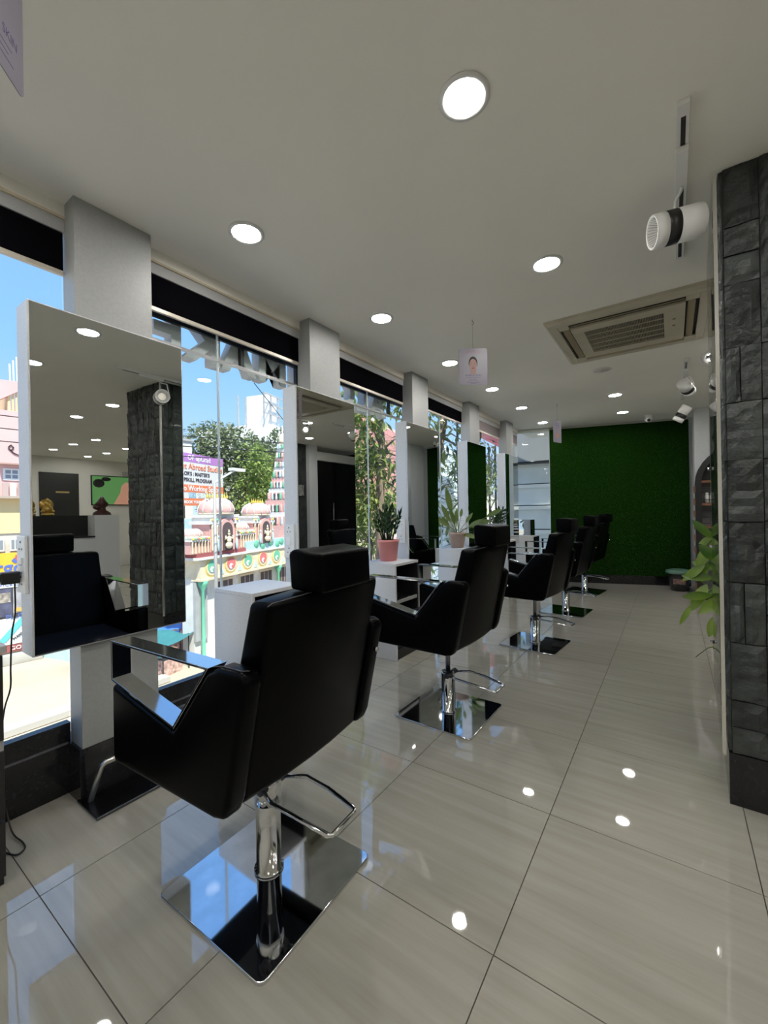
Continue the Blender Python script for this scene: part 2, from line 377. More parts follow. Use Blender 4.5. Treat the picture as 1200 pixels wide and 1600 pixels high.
# ---------------------------------------------------------------- stone pillar
pl = thing('stone_pillar', 'pillar clad in dark split slate with a glass sheet on its window side', 'pillar')
PX0, PX1, PY0, PY1 = .175, .80, 2.084, 2.90
MB().box(PX0, PX1, PY0, PY1, 0, HC).build('core', GROUT, pl)
MB().box(PX0-.010, PX1+.01, PY0-.013, PY1+.01, 0, .197).build('black_plinth', BLACKG, pl)
_c = Vector((.161, 2.071, 0)); pl.rotation_euler = (0, 0, -.034); pl.location = _c-Matrix.Rotation(-.034, 3, 'Z') @ _c
variants = {}
def stone_mesh(wd, ht, var):
    key = (round(wd, 3), round(ht, 3), var)
    if key in variants: return variants[key]
    rr = random.Random(hash(key) & 0xffff); nx = max(3, int(wd/.022)); nz = max(3, int(ht/.026)); vs = []; fs = []
    tilt = rr.uniform(-.006, .006); ridge = rr.uniform(.2, .8); rk = rr.uniform(.002, .009); rv = rr.uniform(-.006, .006)
    ph = [rr.uniform(0, 6.28) for _ in range(4)]
    for j in range(nz+1):
        for i in range(nx+1):
            u, v = i/nx, j/nz
            d = .015+tilt*(u-.5)*2+rv*(v-.5)*2+rk*math.sin(ph[0]+u*5+v*3)+.003*math.sin(ph[1]+v*9+u*4)+rr.uniform(-.0022, .0022)-(.006 if abs(v-ridge) < .07 else 0)
            if i in (0, nx) or j in (0, nz): d *= .45
            vs.append(((u-.5)*(wd-.003), -d, (v-.5)*(ht-.003)))
    for j in range(nz):
        for i in range(nx):
            a = j*(nx+1)+i; fs.append((a, a+1, a+nx+2, a+nx+1))
    ring = [i for i in range(nx+1)]+[j*(nx+1)+nx for j in range(1, nz+1)]+[nz*(nx+1)+i for i in range(nx-1, -1, -1)]+[j*(nx+1) for j in range(nz-1, 0, -1)]
    o = len(vs); vs += [(vs[i][0], .002, vs[i][2]) for i in ring]; L = len(ring)
    fs += [(ring[(i+1) % L], ring[i], o+i, o+(i+1) % L) for i in range(L)]
    b = MB(); b.add(vs, fs, False); variants[key] = b.mesh('stone', STONE); return variants[key]
rows = [2.444, 2.216, 1.99, 1.754, 1.542, 1.323, 1.088, .854, .624, .402, .199]
first = ['w', 'h', 'w', 'v', 'w', 'h', 'w', 'v', 'w', 'h']
def clad(origin, u, rot, width, n, firstcol):
    cw = width/n
    for r in range(10):
        z1, z0 = rows[r], rows[r+1]; z1 = min(z1, HC-.002)
        for c in range(n):
            k = firstcol[r] if c == 0 else random.choice('wwhvv')
            x0 = c*cw; cells = [(x0, x0+cw, z0, z1)]
            if k == 'h': zm = (z0+z1)/2; cells = [(x0, x0+cw, z0, zm), (x0, x0+cw, zm, z1)]
            if k == 'v': xm = x0+cw*.42; cells = [(x0, xm, z0, z1), (xm, x0+cw, z0, z1)]
            for (a, b, p, q) in cells:
                me = stone_mesh(round((b-a)/.02)*.02 if 0 else b-a, round(q-p, 2), random.randint(0, 3))
                o = link('stone', me, pl); o.location = Vector(origin)+Vector(u)*((a+b)/2)+Vector((0, 0, (p+q)/2)); o.rotation_euler = (0, 0, rot)
clad((PX0, PY0-.001, 0), (1, 0, 0), 0, PX1-PX0, 6, first)
clad((PX0-.001, PY1, 0), (0, -1, 0), -PI/2, PY1-PY0, 7, first)
MB().box(PX0-.031, PX0-.0295, PY0+.002, PY1, .205, HC-.004).build('glass_sheet', TINTG, pl)
MB().box(PX0-.030, PX0-.018, PY0-.026, PY0-.010, .19, HC-.002).build('steel_corner_strip', mat('polished_strip', (.85, .84, .80), .18, metal=1.0), pl)
for z in (.42, 1.35, 1.95):
    MB().lathe([(.009, 0), (.009, .012), (.006, .015)], (PX0-.030, PY1-.06, z), 10, (-1, 0, 0)).build('standoff_screw', CHROME, pl)

# ================================================================ MIRRORS
mn = ['nearest, reflecting the reception desk', 'second, reflecting the glass door', 'third, beside the pink pot plant', 'fourth, full of reflected turf', 'fifth, a sliver beside the corner glass']
def mirror_unit():
    t = thing('wall_mirror', '', 'mirror')
    b = MB().box(-1.957, -1.935, 0, .587, 0, 1.318)
    b.box(-2.052, -1.957, 0, .150, 0, 1.318).box(-2.052, -1.957, .470, .587, 0, 1.318)
    b.build('casing', WHITE, t, bevel=.0015, seg=1)
    MB().box(-1.9349, -1.930, .006, .581, .006, 1.312).build('mirror_glass', MIRROR, t)
    s = MB().box(-2.048, -1.958, -.012, -.0005, .232, .446).build('socket_plate', WPLAST, t, bevel=.003)
    for z in (.325, .352): MB().box(-2.022, -1.984, -.018, -.012, z-.012, z+.012).build('switch', mat('switch_white', (.85, .85, .83), .3), s, bevel=.002)
    for z in (.275, .405):
        h = MB()
        for (dx, dz, r) in ((0, .018, .0045), (-.012, -.008, .0035), (.012, -.008, .0035)):
            h.lathe([(r, 0), (r, .0012)], (-2.003+dx, -.0122, z+dz), 8, (0, -1, 0))
        h.build('socket_holes', BLACKP, s)
    return t
mu = mirror_unit(); mu.location = (0, .516, .637); mu['label'] = 'tall wall mirror in a white casing '+mn[0]
for k in range(1, 5): dup(mu, (0, .516+1.3225*k, .637), label='tall wall mirror in a white casing '+mn[k])
dup(mu, (0, .516-1.3225, .637), label='tall wall mirror behind the near cabinet, outside the frame')

ad = thing('power_adapter', 'black plug adapter pushed into the socket on the nearest mirror casing', 'adapter', (-2.01, .50, .93))
MB().box(-.025, .02, -.055, .0, -.022, .022).build('body', BLACKP, ad, bevel=.005)
MB().box(-.065, .01, -.085, -.045, -.012, .016).build('plug', BLACKP, ad, bevel=.004)
cd = MB().tube(smooth([(-2.02, .49, .91), (-2.02, .49, .80), (-2.03, .482, .72), (-2.035, .478, .60), (-2.03, .475, .52), (-2.045, .462, .45), (-2.06, .455, .36), (-2.068, .452, .26), (-2.066, .45, .22), (-2.05, .455, .12), (-1.98, .46, .02), (-1.90, .47, .008), (-1.86, .465, .006), (-1.85, .44, .006), (-1.90, .42, .006)]), .0028, 6).build('cord', BLACKP, ad); cd.location = (2.01, -.50, -.93)

# ================================================================ STATION DESKS
def desk():
    t = thing('styling_desk', '', 'desk')
    MB().box(-2.077, -1.752, .0, .345, .727, .747).build('top', WHITE, t, bevel=.001, seg=1)
    MB().box(-2.077, -1.755, .0, .018, 0, .7265).build('side_panel', WHITE, t, bevel=.001, seg=1)
    MB().box(-2.077, -1.755, .327, .345, 0, .7265).build('side_panel', DKWOOD, t)
    MB().box(-2.077, -2.07, .018, .327, 0, .7265).build('back_panel', DKWOOD, t)
    sh = MB().box(-2.07, -1.765, .018, .327, .44, .458).build('shelf', DKWOOD, t)
    MB().box(-1.765, -1.757, .018, .327, .436, .462).build('shelf_edge', GREYEDGE, sh)
    MB().box(-2.07, -1.765, .018, .327, .06, .078).build('shelf', DKWOOD, t)
    MB().box(-1.80, -1.765, .018, .327, 0, .06).build('toe_board', DKWOOD, t)
    return t
dn = ['with nothing on it, behind the nearest chair', 'carrying the pink potted plant', 'carrying the beige potted plant', 'carrying the dark potted plant, fourth along the window wall', 'fifth along the window wall before the corner', 'last in the row, carrying the small square mirror']
dk = desk(); dk.location = (0, 1.347, 0); dk['label'] = 'white open fronted styling desk '+dn[0]
for k in range(1, 4): dup(dk, (0, 1.347+1.3225*k, 0), label='white open fronted styling desk '+dn[k])
d5 = dup(dk, (0, 6.52, 0), label='white open fronted styling desk '+dn[5])
# near cabinet with drawers
nc = thing('drawer_cabinet', 'black drawer cabinet with grey top cut off at the left edge of the photo', 'cabinet')
MB().box(-2.06, -1.728, -.02, .398, .727, .750).build('top', mat('grey_top', (.42, .42, .42), .4), nc, bevel=.002)
MB().box(-2.06, -1.745, -.01, .385, 0, .7265).build('body', DKWOOD, nc)
for z0, z1 in ((.03, .20), (.205, .42), (.455, .72)): MB().box(-1.7448, -1.732, -.005, .388, z0, z1).build('drawer', DKWOOD, nc, bevel=.001, seg=1)
MB().box(-1.7448, -1.736, -.005, .388, .422, .453).build('grey_rail', GREYEDGE, nc)

# ================================================================ FOOTRESTS
def footrest():
    t = thing('footrest', '', 'footrest')
    MB().box(-1.988, -1.80, 0, .33, 0, .012).build('base_plate', mat('satin_steel_dark', (.16, .17, .19), .22, metal=1.0), t, bevel=.004)
    f = MB(); w_ = .013
    P0 = [Vector((-1.935, .03, .0125)), Vector((-1.862, .045, .176)), Vector((-1.862, .285, .176)), Vector((-1.935, .30, .0125))]
    f.tube(P0[:1]+[P0[0].lerp(P0[1], .94), P0[1]+Vector((0, .010, 0)), P0[2]-Vector((0, .010, 0)), P0[3].lerp(P0[2], .94), P0[3]], .0105, 10)
    f.build('bar', mat('satin_steel', (.62, .60, .56), .32, metal=1.0), t)
    return t
fr_ = footrest(); fr_.location = (0, .662, 0); fr_['label'] = 'chrome footrest with a plate and slanted bar in front of the nearest mirror'
for k, s_ in ((1, 'below the second mirror behind the first chair'), (2, 'below the third mirror behind the second chair')):
    dup(fr_, (0, .662+1.3225*k, 0), label='chrome footrest with a plate and slanted bar '+s_)

# ================================================================ SALON CHAIRS
def offset_loop(pts, d):
    n = len(pts); o = []
    for i in range(n):
        p0, p1, p2 = Vector(pts[i-1]), Vector(pts[i]), Vector(pts[(i+1) % n])
        a = (p1-p0).normalized(); b = (p2-p1).normalized(); na = Vector((-a.y, a.x)); nb = Vector((-b.y, b.x))
        m = (na+nb); m = m/max(.25, m.dot(na)) if m.length > 1e-6 else na
        m = (na+nb).normalized(); m = m/max(.35, m.dot(na)); o.append(p1+m*d)
    return o
def make_chair(name, dz=0.0, plate_loc=(0, 0), plate_rot=0.0):
    t = thing(name, '', 'salon chair')
    # base (turned on its own), cylinder, piston, pump bar
    bm_ = MB(); s_ = .230; pts = []
    for cx, cy, a0 in ((s_, s_, 0), (-s_, s_, 90), (-s_, -s_, 180), (s_, -s_, 270)):
        for k in range(5):
            a = math.radians(a0+k*22.5); pts.append((cx-math.copysign(.022, cx)+.022*math.cos(a), cy-math.copysign(.022, cy)+.022*math.sin(a)))
    bm_.prism(pts, 'z', 0, .012); bp = bm_.build('base_plate', CHROMEB, t, bevel=.003)
    bp.location = (plate_loc[0], plate_loc[1], 0); bp.rotation_euler = (0, 0, plate_rot)
    cy = MB().lathe([(.046, .0121), (.046, .02), (.039, .022), (.039, .225), (.036, .235), (.030, .236)], n=28).build('cylinder', CHROME, t)
    MB().lathe([(.014, .236), (.014, .43+dz)], n=16).build('piston', mat('dark_steel', (.25, .25, .26), .3, metal=1.0), t)
    if dz < 0: MB().lathe([(.0395, .226), (.043, .23), (.043, .335), (.03, .34)], n=28).build('upper_sleeve', CHROME, t)
    zb = .235 if dz >= 0 else .30
    pb = [(-.03, -.045, zb-.01), (-.10, -.075, zb-.005), (-.19, -.072, zb-.012), (-.295, -.062, zb-.030), (-.305, -.052, zb-.032), (-.305, .052, zb-.032), (-.295, .062, zb-.030), (-.19, .072, zb-.012), (-.10, .075, zb-.005), (-.03, .045, zb-.01)]
    p = MB().tube(pb, .0065, 10).build('pump_bar', CHROME, t)
    MB().lathe([(.016, -.052), (.016, .052)], (-.018, 0, zb-.01), 12, (0, 1, 0)).build('pivot', DKMETAL, p)
    Z = dz
    MB().box(-.11, .14, -.09, .09, .40+Z, .432+Z).build('mounting_plate', DKMETAL, t)
    # seat
    s = MB(); n = 8; vs = []; fs = []
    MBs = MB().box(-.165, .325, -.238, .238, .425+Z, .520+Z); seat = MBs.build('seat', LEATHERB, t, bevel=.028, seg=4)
    # arm shells
    outl = [(.330, .425+Z), (.337, .45+Z), (.337, .660+Z), (.027, .592+Z), (-.122, .778+Z), (-.165, .797+Z), (-.245, .797+Z), (-.262, .775+Z), (-.195, .47+Z), (-.178, .432+Z), (-.14, .424+Z)]
    loop = [(.337, .787+Z), (-.122, .787+Z), (.024, .606+Z), (.337, .672+Z)]
    a = offset_loop(loop, .0035); b = offset_loop(loop, -.0035)
    for sg in (-1, 1):
        y0, y1 = (.242, .302) if sg > 0 else (-.302, -.242)
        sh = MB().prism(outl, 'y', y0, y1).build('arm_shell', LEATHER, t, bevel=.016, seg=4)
        # stitched seam on the rear top of the arm
        ys = .287*sg
        MB().tube([(-.125, ys, .7885+Z), (-.165, ys, .7985+Z), (-.235, ys, .799+Z), (-.250, ys*.96, .7985+Z)], .0012, 5).build('stitching', THREAD, sh)
        fm = MB(); vs = []; N = 4
        for yy in (y0+.002, y1-.002):
            vs += [(p_.x, yy, p_.y) for p_ in a]+[(p_.x, yy, p_.y) for p_ in b]
        fs = []
        for i in range(4):
            j = (i+1) % 4
            fs += [(i, j, 4+j, 4+i), (8+i, 12+i, 12+j, 8+j), (i, 8+i, 8+j, j), (4+i, 4+j, 12+j, 12+i)]
        fm.add(vs, fs); fm.build('arm_frame', CHROME, t, bevel=.0012, seg=1)
    # backrest: slab leaning back, slightly crowned top
    bk = MB(); prof = [(-.5, 0), (-.47, .006), (-.2, .012), (0, .014), (.2, .012), (.47, .006), (.5, 0)]
    vs = []; zs = [0, .04, .5, .96, 1.0]; m_ = len(prof)
    def bp_(v, yn, crown, front):
        z = .432+v*.512; wd = .478+.006*(1-v); rear = -.172-v*.110; th = .105-.030*v
        if v == 1.0: z += crown
        bow = -.016*(1-(yn*2)**2)
        x = rear+bow+(th if front else 0)
        if front: x = rear+th+.006*(1-(yn*2)**2)
        return (x, yn*wd, z+Z)
    for front in (0, 1):
        for v in zs:
            for yn, cr in prof: vs.append(bp_(v, yn, cr, front))
    R = len(zs); fs = []
    for fr in (0, 1):
        o = fr*R*m_
        for i in range(R-1):
            for j in range(m_-1):
                q = (o+i*m_+j, o+i*m_+j+1, o+(i+1)*m_+j+1, o+(i+1)*m_+j); fs.append(q if fr else q[::-1])
    o = R*m_
    for j in range(m_-1):
        fs.append((j, j+1, o+j+1, o+j)); k = (R-1)*m_; fs.append((k+j, o+k+j, o+k+j+1, k+j+1))
    for i in range(R-1):
        a0, a1 = i*m_, (i+1)*m_; fs.append((a0, o+a0, o+a1, a1)); e0, e1 = a0+m_-1, a1+m_-1; fs.append((e0, e1, o+e1, o+e0))
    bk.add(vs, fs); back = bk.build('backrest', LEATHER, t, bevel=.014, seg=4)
    rim = [bp_(1.0, yn, cr, 0) for yn, cr in prof]
    MB().tube([(x+.008, y, z-.0005) for x, y, z in rim], .0012, 5).build('piping', THREAD, back)
    # headrest
    hr = MB().prism([(-.338, .955+Z), (-.225, .960+Z), (-.218, 1.058+Z), (-.235, 1.070+Z), (-.335, 1.060+Z)], 'y', -.114, .114).build('headrest', LEATHER, t, bevel=.030, seg=4)
    for y in (-.05, .05): MB().tube([(-.275, y, .90+Z), (-.275, y, .96+Z)], .006, 8).build('headrest_post', CHROME, hr)
    MB().lathe([(.008, 0), (.008, .01)], (-.262, -.245, .70+Z), 10, (0, -1, 0)).build('hinge_bolt', CHROME, t)
    return t
spots = [((-1.085, .881), .055, -.017, 'nearest black leather salon chair with headrest, filling the left foreground'),
         ((-1.069, 2.157), -.025, .006, 'second black leather salon chair, in front of the desk with the pink pot'),
         ((-.985, 3.664), -.091, .008, 'third black leather salon chair, raised on a thin piston'),
         ((-1.0, 4.99), -.08, 0, 'fourth black leather salon chair from the camera'),
         ((-1.02, 6.33), -.12, 0, 'farthest black leather salon chair, right before the turf wall')]
c1 = make_chair('salon_chair', -.017, (-.017, .014), -.03); c1.location = (-1.085, .881, 0); c1.rotation_euler = (0, 0, PI+.055); c1['label'] = spots[0][3]
c2 = make_chair('salon_chair', .006, (0, -.008), .01); c2.location = (-1.069, 2.157, 0); c2.rotation_euler = (0, 0, PI-.025); c2['label'] = spots[1][3]
c1['group'] = c2['group'] = 'salon chairs in a row facing the mirrors'
for (p, yw, dz, lab) in spots[2:]:
    dup(c2, (p[0], p[1], 0), PI+yw, lab)

# ================================================================ CEILING FIXTURES
def downlight(lit=True):
    t = thing('ceiling_downlight', '', 'ceiling light')
    MB().lathe([(.080, 0), (.080, -.004), (.066, -.007), (.062, -.003)], n=32).build('trim_ring', WPLAST, t)
    MB().lathe([(.062, -.0015), (.062, -.0045)], n=32).build('diffuser', LAMPE if lit else DEADL, t)
    return t
D = downlight(); first_used = False
near_l = {(-.519, 1.229): 'largest round lit ceiling light near the top of the photo', (-1.594, 1.228): 'round lit ceiling light above the nearest chair, left of the photo',
          (-.528, 2.309): 'round lit ceiling light between the track spot and the air conditioner', (-1.58, 2.289): 'round lit ceiling light before the second column',
          (-1.584, 3.338): 'round lit ceiling light left of the hanging face card', (-1.569, 4.336): 'round lit ceiling light just right below the hanging face card',
          (-1.559, 5.358): 'sixth round lit ceiling light along the window side', (-1.574, 6.465): 'round lit ceiling light nearest the corner glass',
          (-.524, 5.441): 'round lit ceiling light behind the unlit one', (-.537, 6.487): 'round lit ceiling light just before the turf wall'}
far_l = [(-1.59, .17), (-.52, .16), (-1.59, -.9), (-.52, -.9), (.49, 1.19), (.49, .16), (1.46, 2.19), (1.46, .16), (2.41, 2.16), (3.0, .6), (4.04, 2.99), (4.81, 2.93), (5.73, 2.92), (4.68, 3.74), (5.56, 3.75), (6.33, 3.7), (5.6, 1.3), (4.3, 1.3), (.40, 4.28), (.40, 5.27), (1.25, 5.16), (2.9, -1.4), (4.9, -1.0), (1.0, -1.4)]
for (x, y), lab in near_l.items():
    o = D if not first_used else dup(D); first_used = True
    o.location = (x, y, HC); o['label'] = lab; o['group'] = 'round ceiling lights'
far_t = {(.49, 1.19): 'round lit light at the left rim of the nearest mirror image', (1.46, 2.19): 'round lit light before the pillar in the nearest mirror image', (2.41, 2.16): 'round lit light left of the pillar, lower, in the nearest mirror image',
         (.40, 4.28): 'upper left round light in the second mirror image', (1.25, 5.16): 'lower left round light in the second mirror image', (.40, 5.27): 'round light at the right rim of the second mirror image',
         (4.04, 2.99): 'upper right of the six small far lights in the nearest mirror image', (4.81, 2.93): 'small far light left of the upper right one in the nearest mirror image', (5.73, 2.92): 'leftmost of the six small far lights in the nearest mirror image',
         (4.68, 3.74): 'small far light touching the pillar edge in the nearest mirror image', (5.56, 3.75): 'small far light above the television in the nearest mirror image', (6.33, 3.7): 'lowest of the six small far lights in the nearest mirror image'}
for (x, y) in far_l:
    o = dup(D, (x, y, HC), label=far_t.get((x, y), 'round ceiling light of the open room, outside the photo and its mirror images'), group='ceiling lights of the open room')
dl = downlight(False); dl.location = (-.523, 4.385, HC); dl['label'] = 'unlit round ceiling light below the air conditioner'

# cassette air conditioner
ac = thing('air_conditioner', 'cream cassette air conditioner set in the ceiling', 'air conditioner', (-.245, 3.5, HC), 0)
b = MB(); S = .475
def ring(mb, o, i, z0, z1):
    pts = [(-o, -o), (o, -o), (o, o), (-o, o)]; q = [(-i, -i), (i, -i), (i, i), (-i, i)]
    vs = [(*p, z0) for p in pts]+[(*p, z1) for p in q]
    return mb.add(vs, [(k, (k+1) % 4, 4+(k+1) % 4, 4+k) for k in range(4)])
ring(b, S, S, 0, -.018); ring(b, S, S-.022, -.018, -.034)
# bottom face with four slots, made of strips
zf = -.034
pieces = [(-.453, .453, -.453, -.400), (-.453, .453, .400, .453), (-.453, -.400, -.400, .400), (.400, .453, -.400, .400),
          (-.400, -.330, -.400, -.330), (.330, .400, -.400, -.330), (-.400, -.330, .330, .400), (.330, .400, .330, .400)]
for x0, x1, y0, y1 in pieces: b.box(x0, x1, y0, y1, zf, zf+.012)
for (x0, x1, y0, y1) in ((-.330, .330, -.400, -.300), (-.330, .330, .300, .400), (-.400, -.300, -.330, .330), (.300, .400, -.330, .330)):
    pass
b.build('housing', CREAMP, ac, bevel=.003, seg=1)
MB().box(-.40, .40, -.40, .40, -.012, -.006).build('duct_back', BLACKP, ac)
for (x0, x1, y0, y1) in ((-.325, .325, -.385, -.335), (-.325, .325, .335, .385), (-.385, -.335, -.325, .325), (.335, .385, -.325, .325)):
    lv = MB(); cx, cy = (x0+x1)/2, (y0+y1)/2
    if x1-x0 > .2: lv.obox((cx, cy, -.028), ((x1-x0)/2, 0, 0), (0, .020, -.006 if cy > 0 else .006), (0, 0, .003))
    else: lv.obox((cx, cy, -.028), (.020, 0, -.006 if cx > 0 else .006), (0, (y1-y0)/2, 0), (0, 0, .003))
    lv.build('louvre', mat('aged_louvre', (.34, .29, .19), .5), ac, bevel=.002, seg=1)
ip = MB()
for x0, x1, y0, y1 in ((-.330, .330, -.330, -.235), (-.330, .330, .235, .330), (-.330, -.255, -.235, .235), (.215, .330, -.235, .235)): ip.box(x0, x1, y0, y1, -.040, -.024)
ip.build('intake_frame', CREAMP, ac, bevel=.002, seg=1)
gr = MB()
for k in range(52): x = -.252+k*.0091; gr.box(x, x+.0028, -.235, .235, -.038, -.030)
for k in range(1, 5): y = -.235+k*.094; gr.box(-.255, .215, y-.0025, y+.0025, -.0395, -.033)
gg = gr.build('grille', CREAMP, ac); gg['kind'] = 'stuff'
for y in (-.10, .02): MB().lathe([(.010, -.040), (.008, -.043)], (.27, y, 0), 12).build('knob', mat('grey_knob', (.2, .18, .15), .5), ac)

# track spots
def track(x, y0, y1, label):
    t = thing('light_track', label, 'light track', (x, y0, HC)); L = y1-y0
    MB().box(-.018, .018, 0, L, -.020, 0).build('rail', WPLAST, t, bevel=.002, seg=1)
    MB().box(-.007, .007, .05, L-.02, -.0206, -.0199).build('slot', BLACKP, t)
    return t
def spot(name, x, y, dirv, lab, r=.055, L=.19, drop=.15, lens=SPOTE, yoff=-.1):
    t = thing(name, lab, 'spotlight', (x, y, HC)); d = Vector(dirv).normalized()
    MB().box(-.020, .020, -.20, .02, -.042, -.0205).build('track_adapter', WPLAST, t, bevel=.003)
    c = Vector((0, .0, -drop))
    sd = d.cross(Vector((0, 0, 1))).normalized()
    MB().tube([(0, 0, -.042), (0, 0, -.055), Vector((0, 0, -.06))+sd*(r*.8), c+sd*(r+.012), c+sd*r*.9], .006, 8).build('arm', WPLAST, t)
    hd = MB().lathe([(r*.8, -.4*L), (r, -.36*L), (r, .12*L)], c, 28, d).build('head', WPLAST, t)
    MB().lathe([(r*1.003, .12*L), (r*1.003, .36*L)], c, 28, d).build('black_band', BLACKP, hd)
    MB().lathe([(r, .36*L), (r, .60*L), (r*.86, .60*L), (r*.5, .38*L), (r*.1, .36*L)], c, 28, d).build('front_ring', WPLAST, hd)
    MB().lathe([(r*.55, .385*L), (r*.55, .395*L)], c, 20, d).build('lens', lens, hd)
    cr = MB()
    for k in range(28):
        a = 2*PI*k/28; u = sd; v = d.cross(u); rad = u*math.cos(a)+v*math.sin(a)
        cr.tube([c+d*(.40*L)+rad*r*.52, c+d*(.585*L)+rad*r*.82], .0012, 4)
    cc = cr.build('reflector_ribs', mat('grey_rib', (.35, .34, .32), .5), hd); cc['kind'] = 'stuff'
    return t
track(.048, 1.64, 2.64, 'short white ceiling light track holding the big spotlight')
spot('track_spotlight', .046, 2.02, (-.93, -.35, -.12), 'big white spotlight with a black band on the near track', .062, .175, .19)
track(.118, 4.5, 6.15, 'long white ceiling light track behind the air conditioner')
spot('track_spotlight', .118, 4.95, (.30, .75, -.35), 'white spotlight with a black band turned away, on the far track', .055, .17, .14)
spot('track_spotlight', .118, 5.95, (-.55, .1, -.85), 'white spotlight pointing down left before the turf wall', .055, .19, .20, SPOTE)
spot('track_spotlight', .30, 4.15, (-.55, -.75, -.35), 'lit white spotlight peeking out beside the stone pillar', .06, .18, .12, SPOTON)
cc = thing('security_camera', 'small white dome camera under the ceiling at the turf wall', 'camera', (-.26, 6.93, HC))
MB().lathe([(.045, 0), (.045, -.03), (.03, -.034)], n=20).build('mount', WPLAST, cc)
MB().ell((0, -.005, -.055), (.048, .048, .045), 16, 10).build('ball', WPLAST, cc)
MB().lathe([(.020, 0), (.020, .006)], (.004, -.044, -.078), 14, (-.15, -.9, -.35)).build('lens', BLACKP, cc)

# hanging cards with print
CARD = mat('lilac_card', (.24, .225, .28), .35, noise=(8, .06)); INK = mat('violet_ink', (.10, .07, .18), .6); INKP = mat('pink_ink', (.35, .15, .25), .6)
SKIN = mat('printed_skin', (.42, .26, .24), .6); SKIN2 = mat('printed_shadow', (.24, .12, .11), .6); HAIR = mat('printed_hair', (.015, .01, .01), .6); LIPS = mat('printed_lips', (.28, .06, .08), .6)
def card(center, dirx, wd, ht, label, face=True, rot=0):
    x = Vector(dirx).normalized(); n = x.cross(Vector((0, 0, 1)))
    t = thing('hanging_card', label, 'card', center); fm = frame((0, 0, 0), x, (0, 0, 1))
    pts = []; r = .012
    for cx, cz, a0 in ((wd/2-r, ht/2-r, 0), (-wd/2+r, ht/2-r, 90), (-wd/2+r, -ht/2+r, 180), (wd/2-r, -ht/2+r, 270)):
        for k in range(5): a = math.radians(a0+k*22.5); pts.append((cx+r*math.cos(a), cz+r*math.sin(a)))
    o = MB().prism(pts, 'z', -.001, .001).build('board', CARD, t, mtx=fm)
    pr = bpy.data.objects.new('print', None)
    def ink(name, mb, m): return mb.build(name, m, t, mtx=fm)
    if face:
        f = MB(); z = .0012
        ink('printed_hair', MB().add([(math.cos(2*PI*k/24)*.031*wd/.2, .024+math.sin(2*PI*k/24)*.044, z) for k in range(24)], [tuple(range(24))]), HAIR)
        ink('printed_neck', MB().add([(-.016, -.02, .0014), (.016, -.02, .0014), (.019, -.052, .0014), (-.019, -.052, .0014)], [(3, 2, 1, 0)][::-1]), SKIN)
        ink('printed_face', MB().add([(math.cos(2*PI*k/24)*.0255, .012+math.sin(2*PI*k/24)*.041, .0016) for k in range(24)], [tuple(range(24))]), SKIN)
        e_ = MB()
        for s in (-1, 1):
            e_.add([(s*.005, .014, .0018), (s*.018, .014, .0018), (s*.018, .0165, .0018), (s*.005, .0165, .0018)], [(0, 1, 2, 3)])
            e_.add([(s*.005, .025, .0018), (s*.019, .026, .0018), (s*.018, .0285, .0018), (s*.006, .0275, .0018)], [(0, 1, 2, 3)])
        e_.add([(-.005, .0, .0018), (.005, .0, .0018), (.003, .004, .0018), (-.003, .004, .0018)], [(0, 1, 2, 3)])
        ink('printed_eyes', e_, SKIN2)
        ink('printed_lips', MB().add([(math.cos(2*PI*k/12)*.010, -.0105+math.sin(2*PI*k/12)*.0035, .0018) for k in range(12)], [tuple(range(12))]), LIPS)
        text('lettering', 'LOTUS', .034, INKP, t, fm @ Matrix.Translation((0, ht/2-.028, .0012)), .0001)
        text('lettering', 'HAIR & SKIN', .020, INK, t, fm @ Matrix.Translation((0, -.060, .0012)), .0001)
        ln = MB()
        for k, wv in enumerate((.10, .05, .06, .09, .04)): ln.box(-wv/2, wv/2, -.077-k*.010, -.075-k*.010, .001, .0013)
        ink('fine_print', ln, INK)
    return t, fm
hk = lambda x, y, lab: (lambda t: MB().tube([(0, 0, 0), (0, 0, -.012), (.008, 0, -.02), (.006, 0, -.03), (-.004, 0, -.03)], .0018, 6).build('hook', DKMETAL, t))(thing('ceiling_hook', lab, 'hook', (x, y, HC)))
k1, _ = card((-1.10, 2.68, 2.125), (.80, .60, 0), .195, .25, 'lilac card with a printed woman face hanging from the ceiling')
hk(-1.10, 2.68, 'small hook in the ceiling above the face card')
th = MB().tube([(-1.10, 2.68, 2.41), (-1.10, 2.68, 2.25)], .0006, 4).build('thread', THREAD); tag(th, 'thin thread the face card hangs from', 'thread')
k2, f2 = card((-1.154, 5.44, 2.10), (.35, .94, 0), .17, .265, 'lilac card with an orange mark hanging before the turf wall', face=False)
MB().add([(math.cos(2*PI*k/16)*.028, -.045+math.sin(2*PI*k/16)*.03, .0012) for k in range(16)], [tuple(range(16))]).build('printed_mark', mat('orange_ink', (.5, .2, .14), .6), k2, mtx=f2)
ln = MB()
for k, wv in enumerate((.07, .10, .05)): ln.box(-wv/2, wv/2, .095-k*.022, .099-k*.022, .001, .0013)
ln.build('fine_print', INK, k2, mtx=f2)
hk(-1.154, 5.44, 'small hook in the ceiling above the farther card')
th = MB().tube([(-1.154, 5.44, 2.41), (-1.154, 5.44, 2.23)], .0006, 4).build('thread', THREAD); tag(th, 'thin thread the farther card hangs from', 'thread')
k3, f3 = card((-1.003, .222, 2.125), (-.74, .67, 0), .195, .25, 'lilac card cut off at the top left corner of the photo', face=False)
text('lettering', 'NAILS SKIN', .025, INK, k3, f3 @ Matrix.Translation((.078, -.045, .0012)), .0001, 'RIGHT', sx=.85)
ln = MB()
for k, wv in enumerate((.12, .10, .13)): ln.box(-wv/2, wv/2, -.070-k*.013, -.0685-k*.013, .001, .0013)
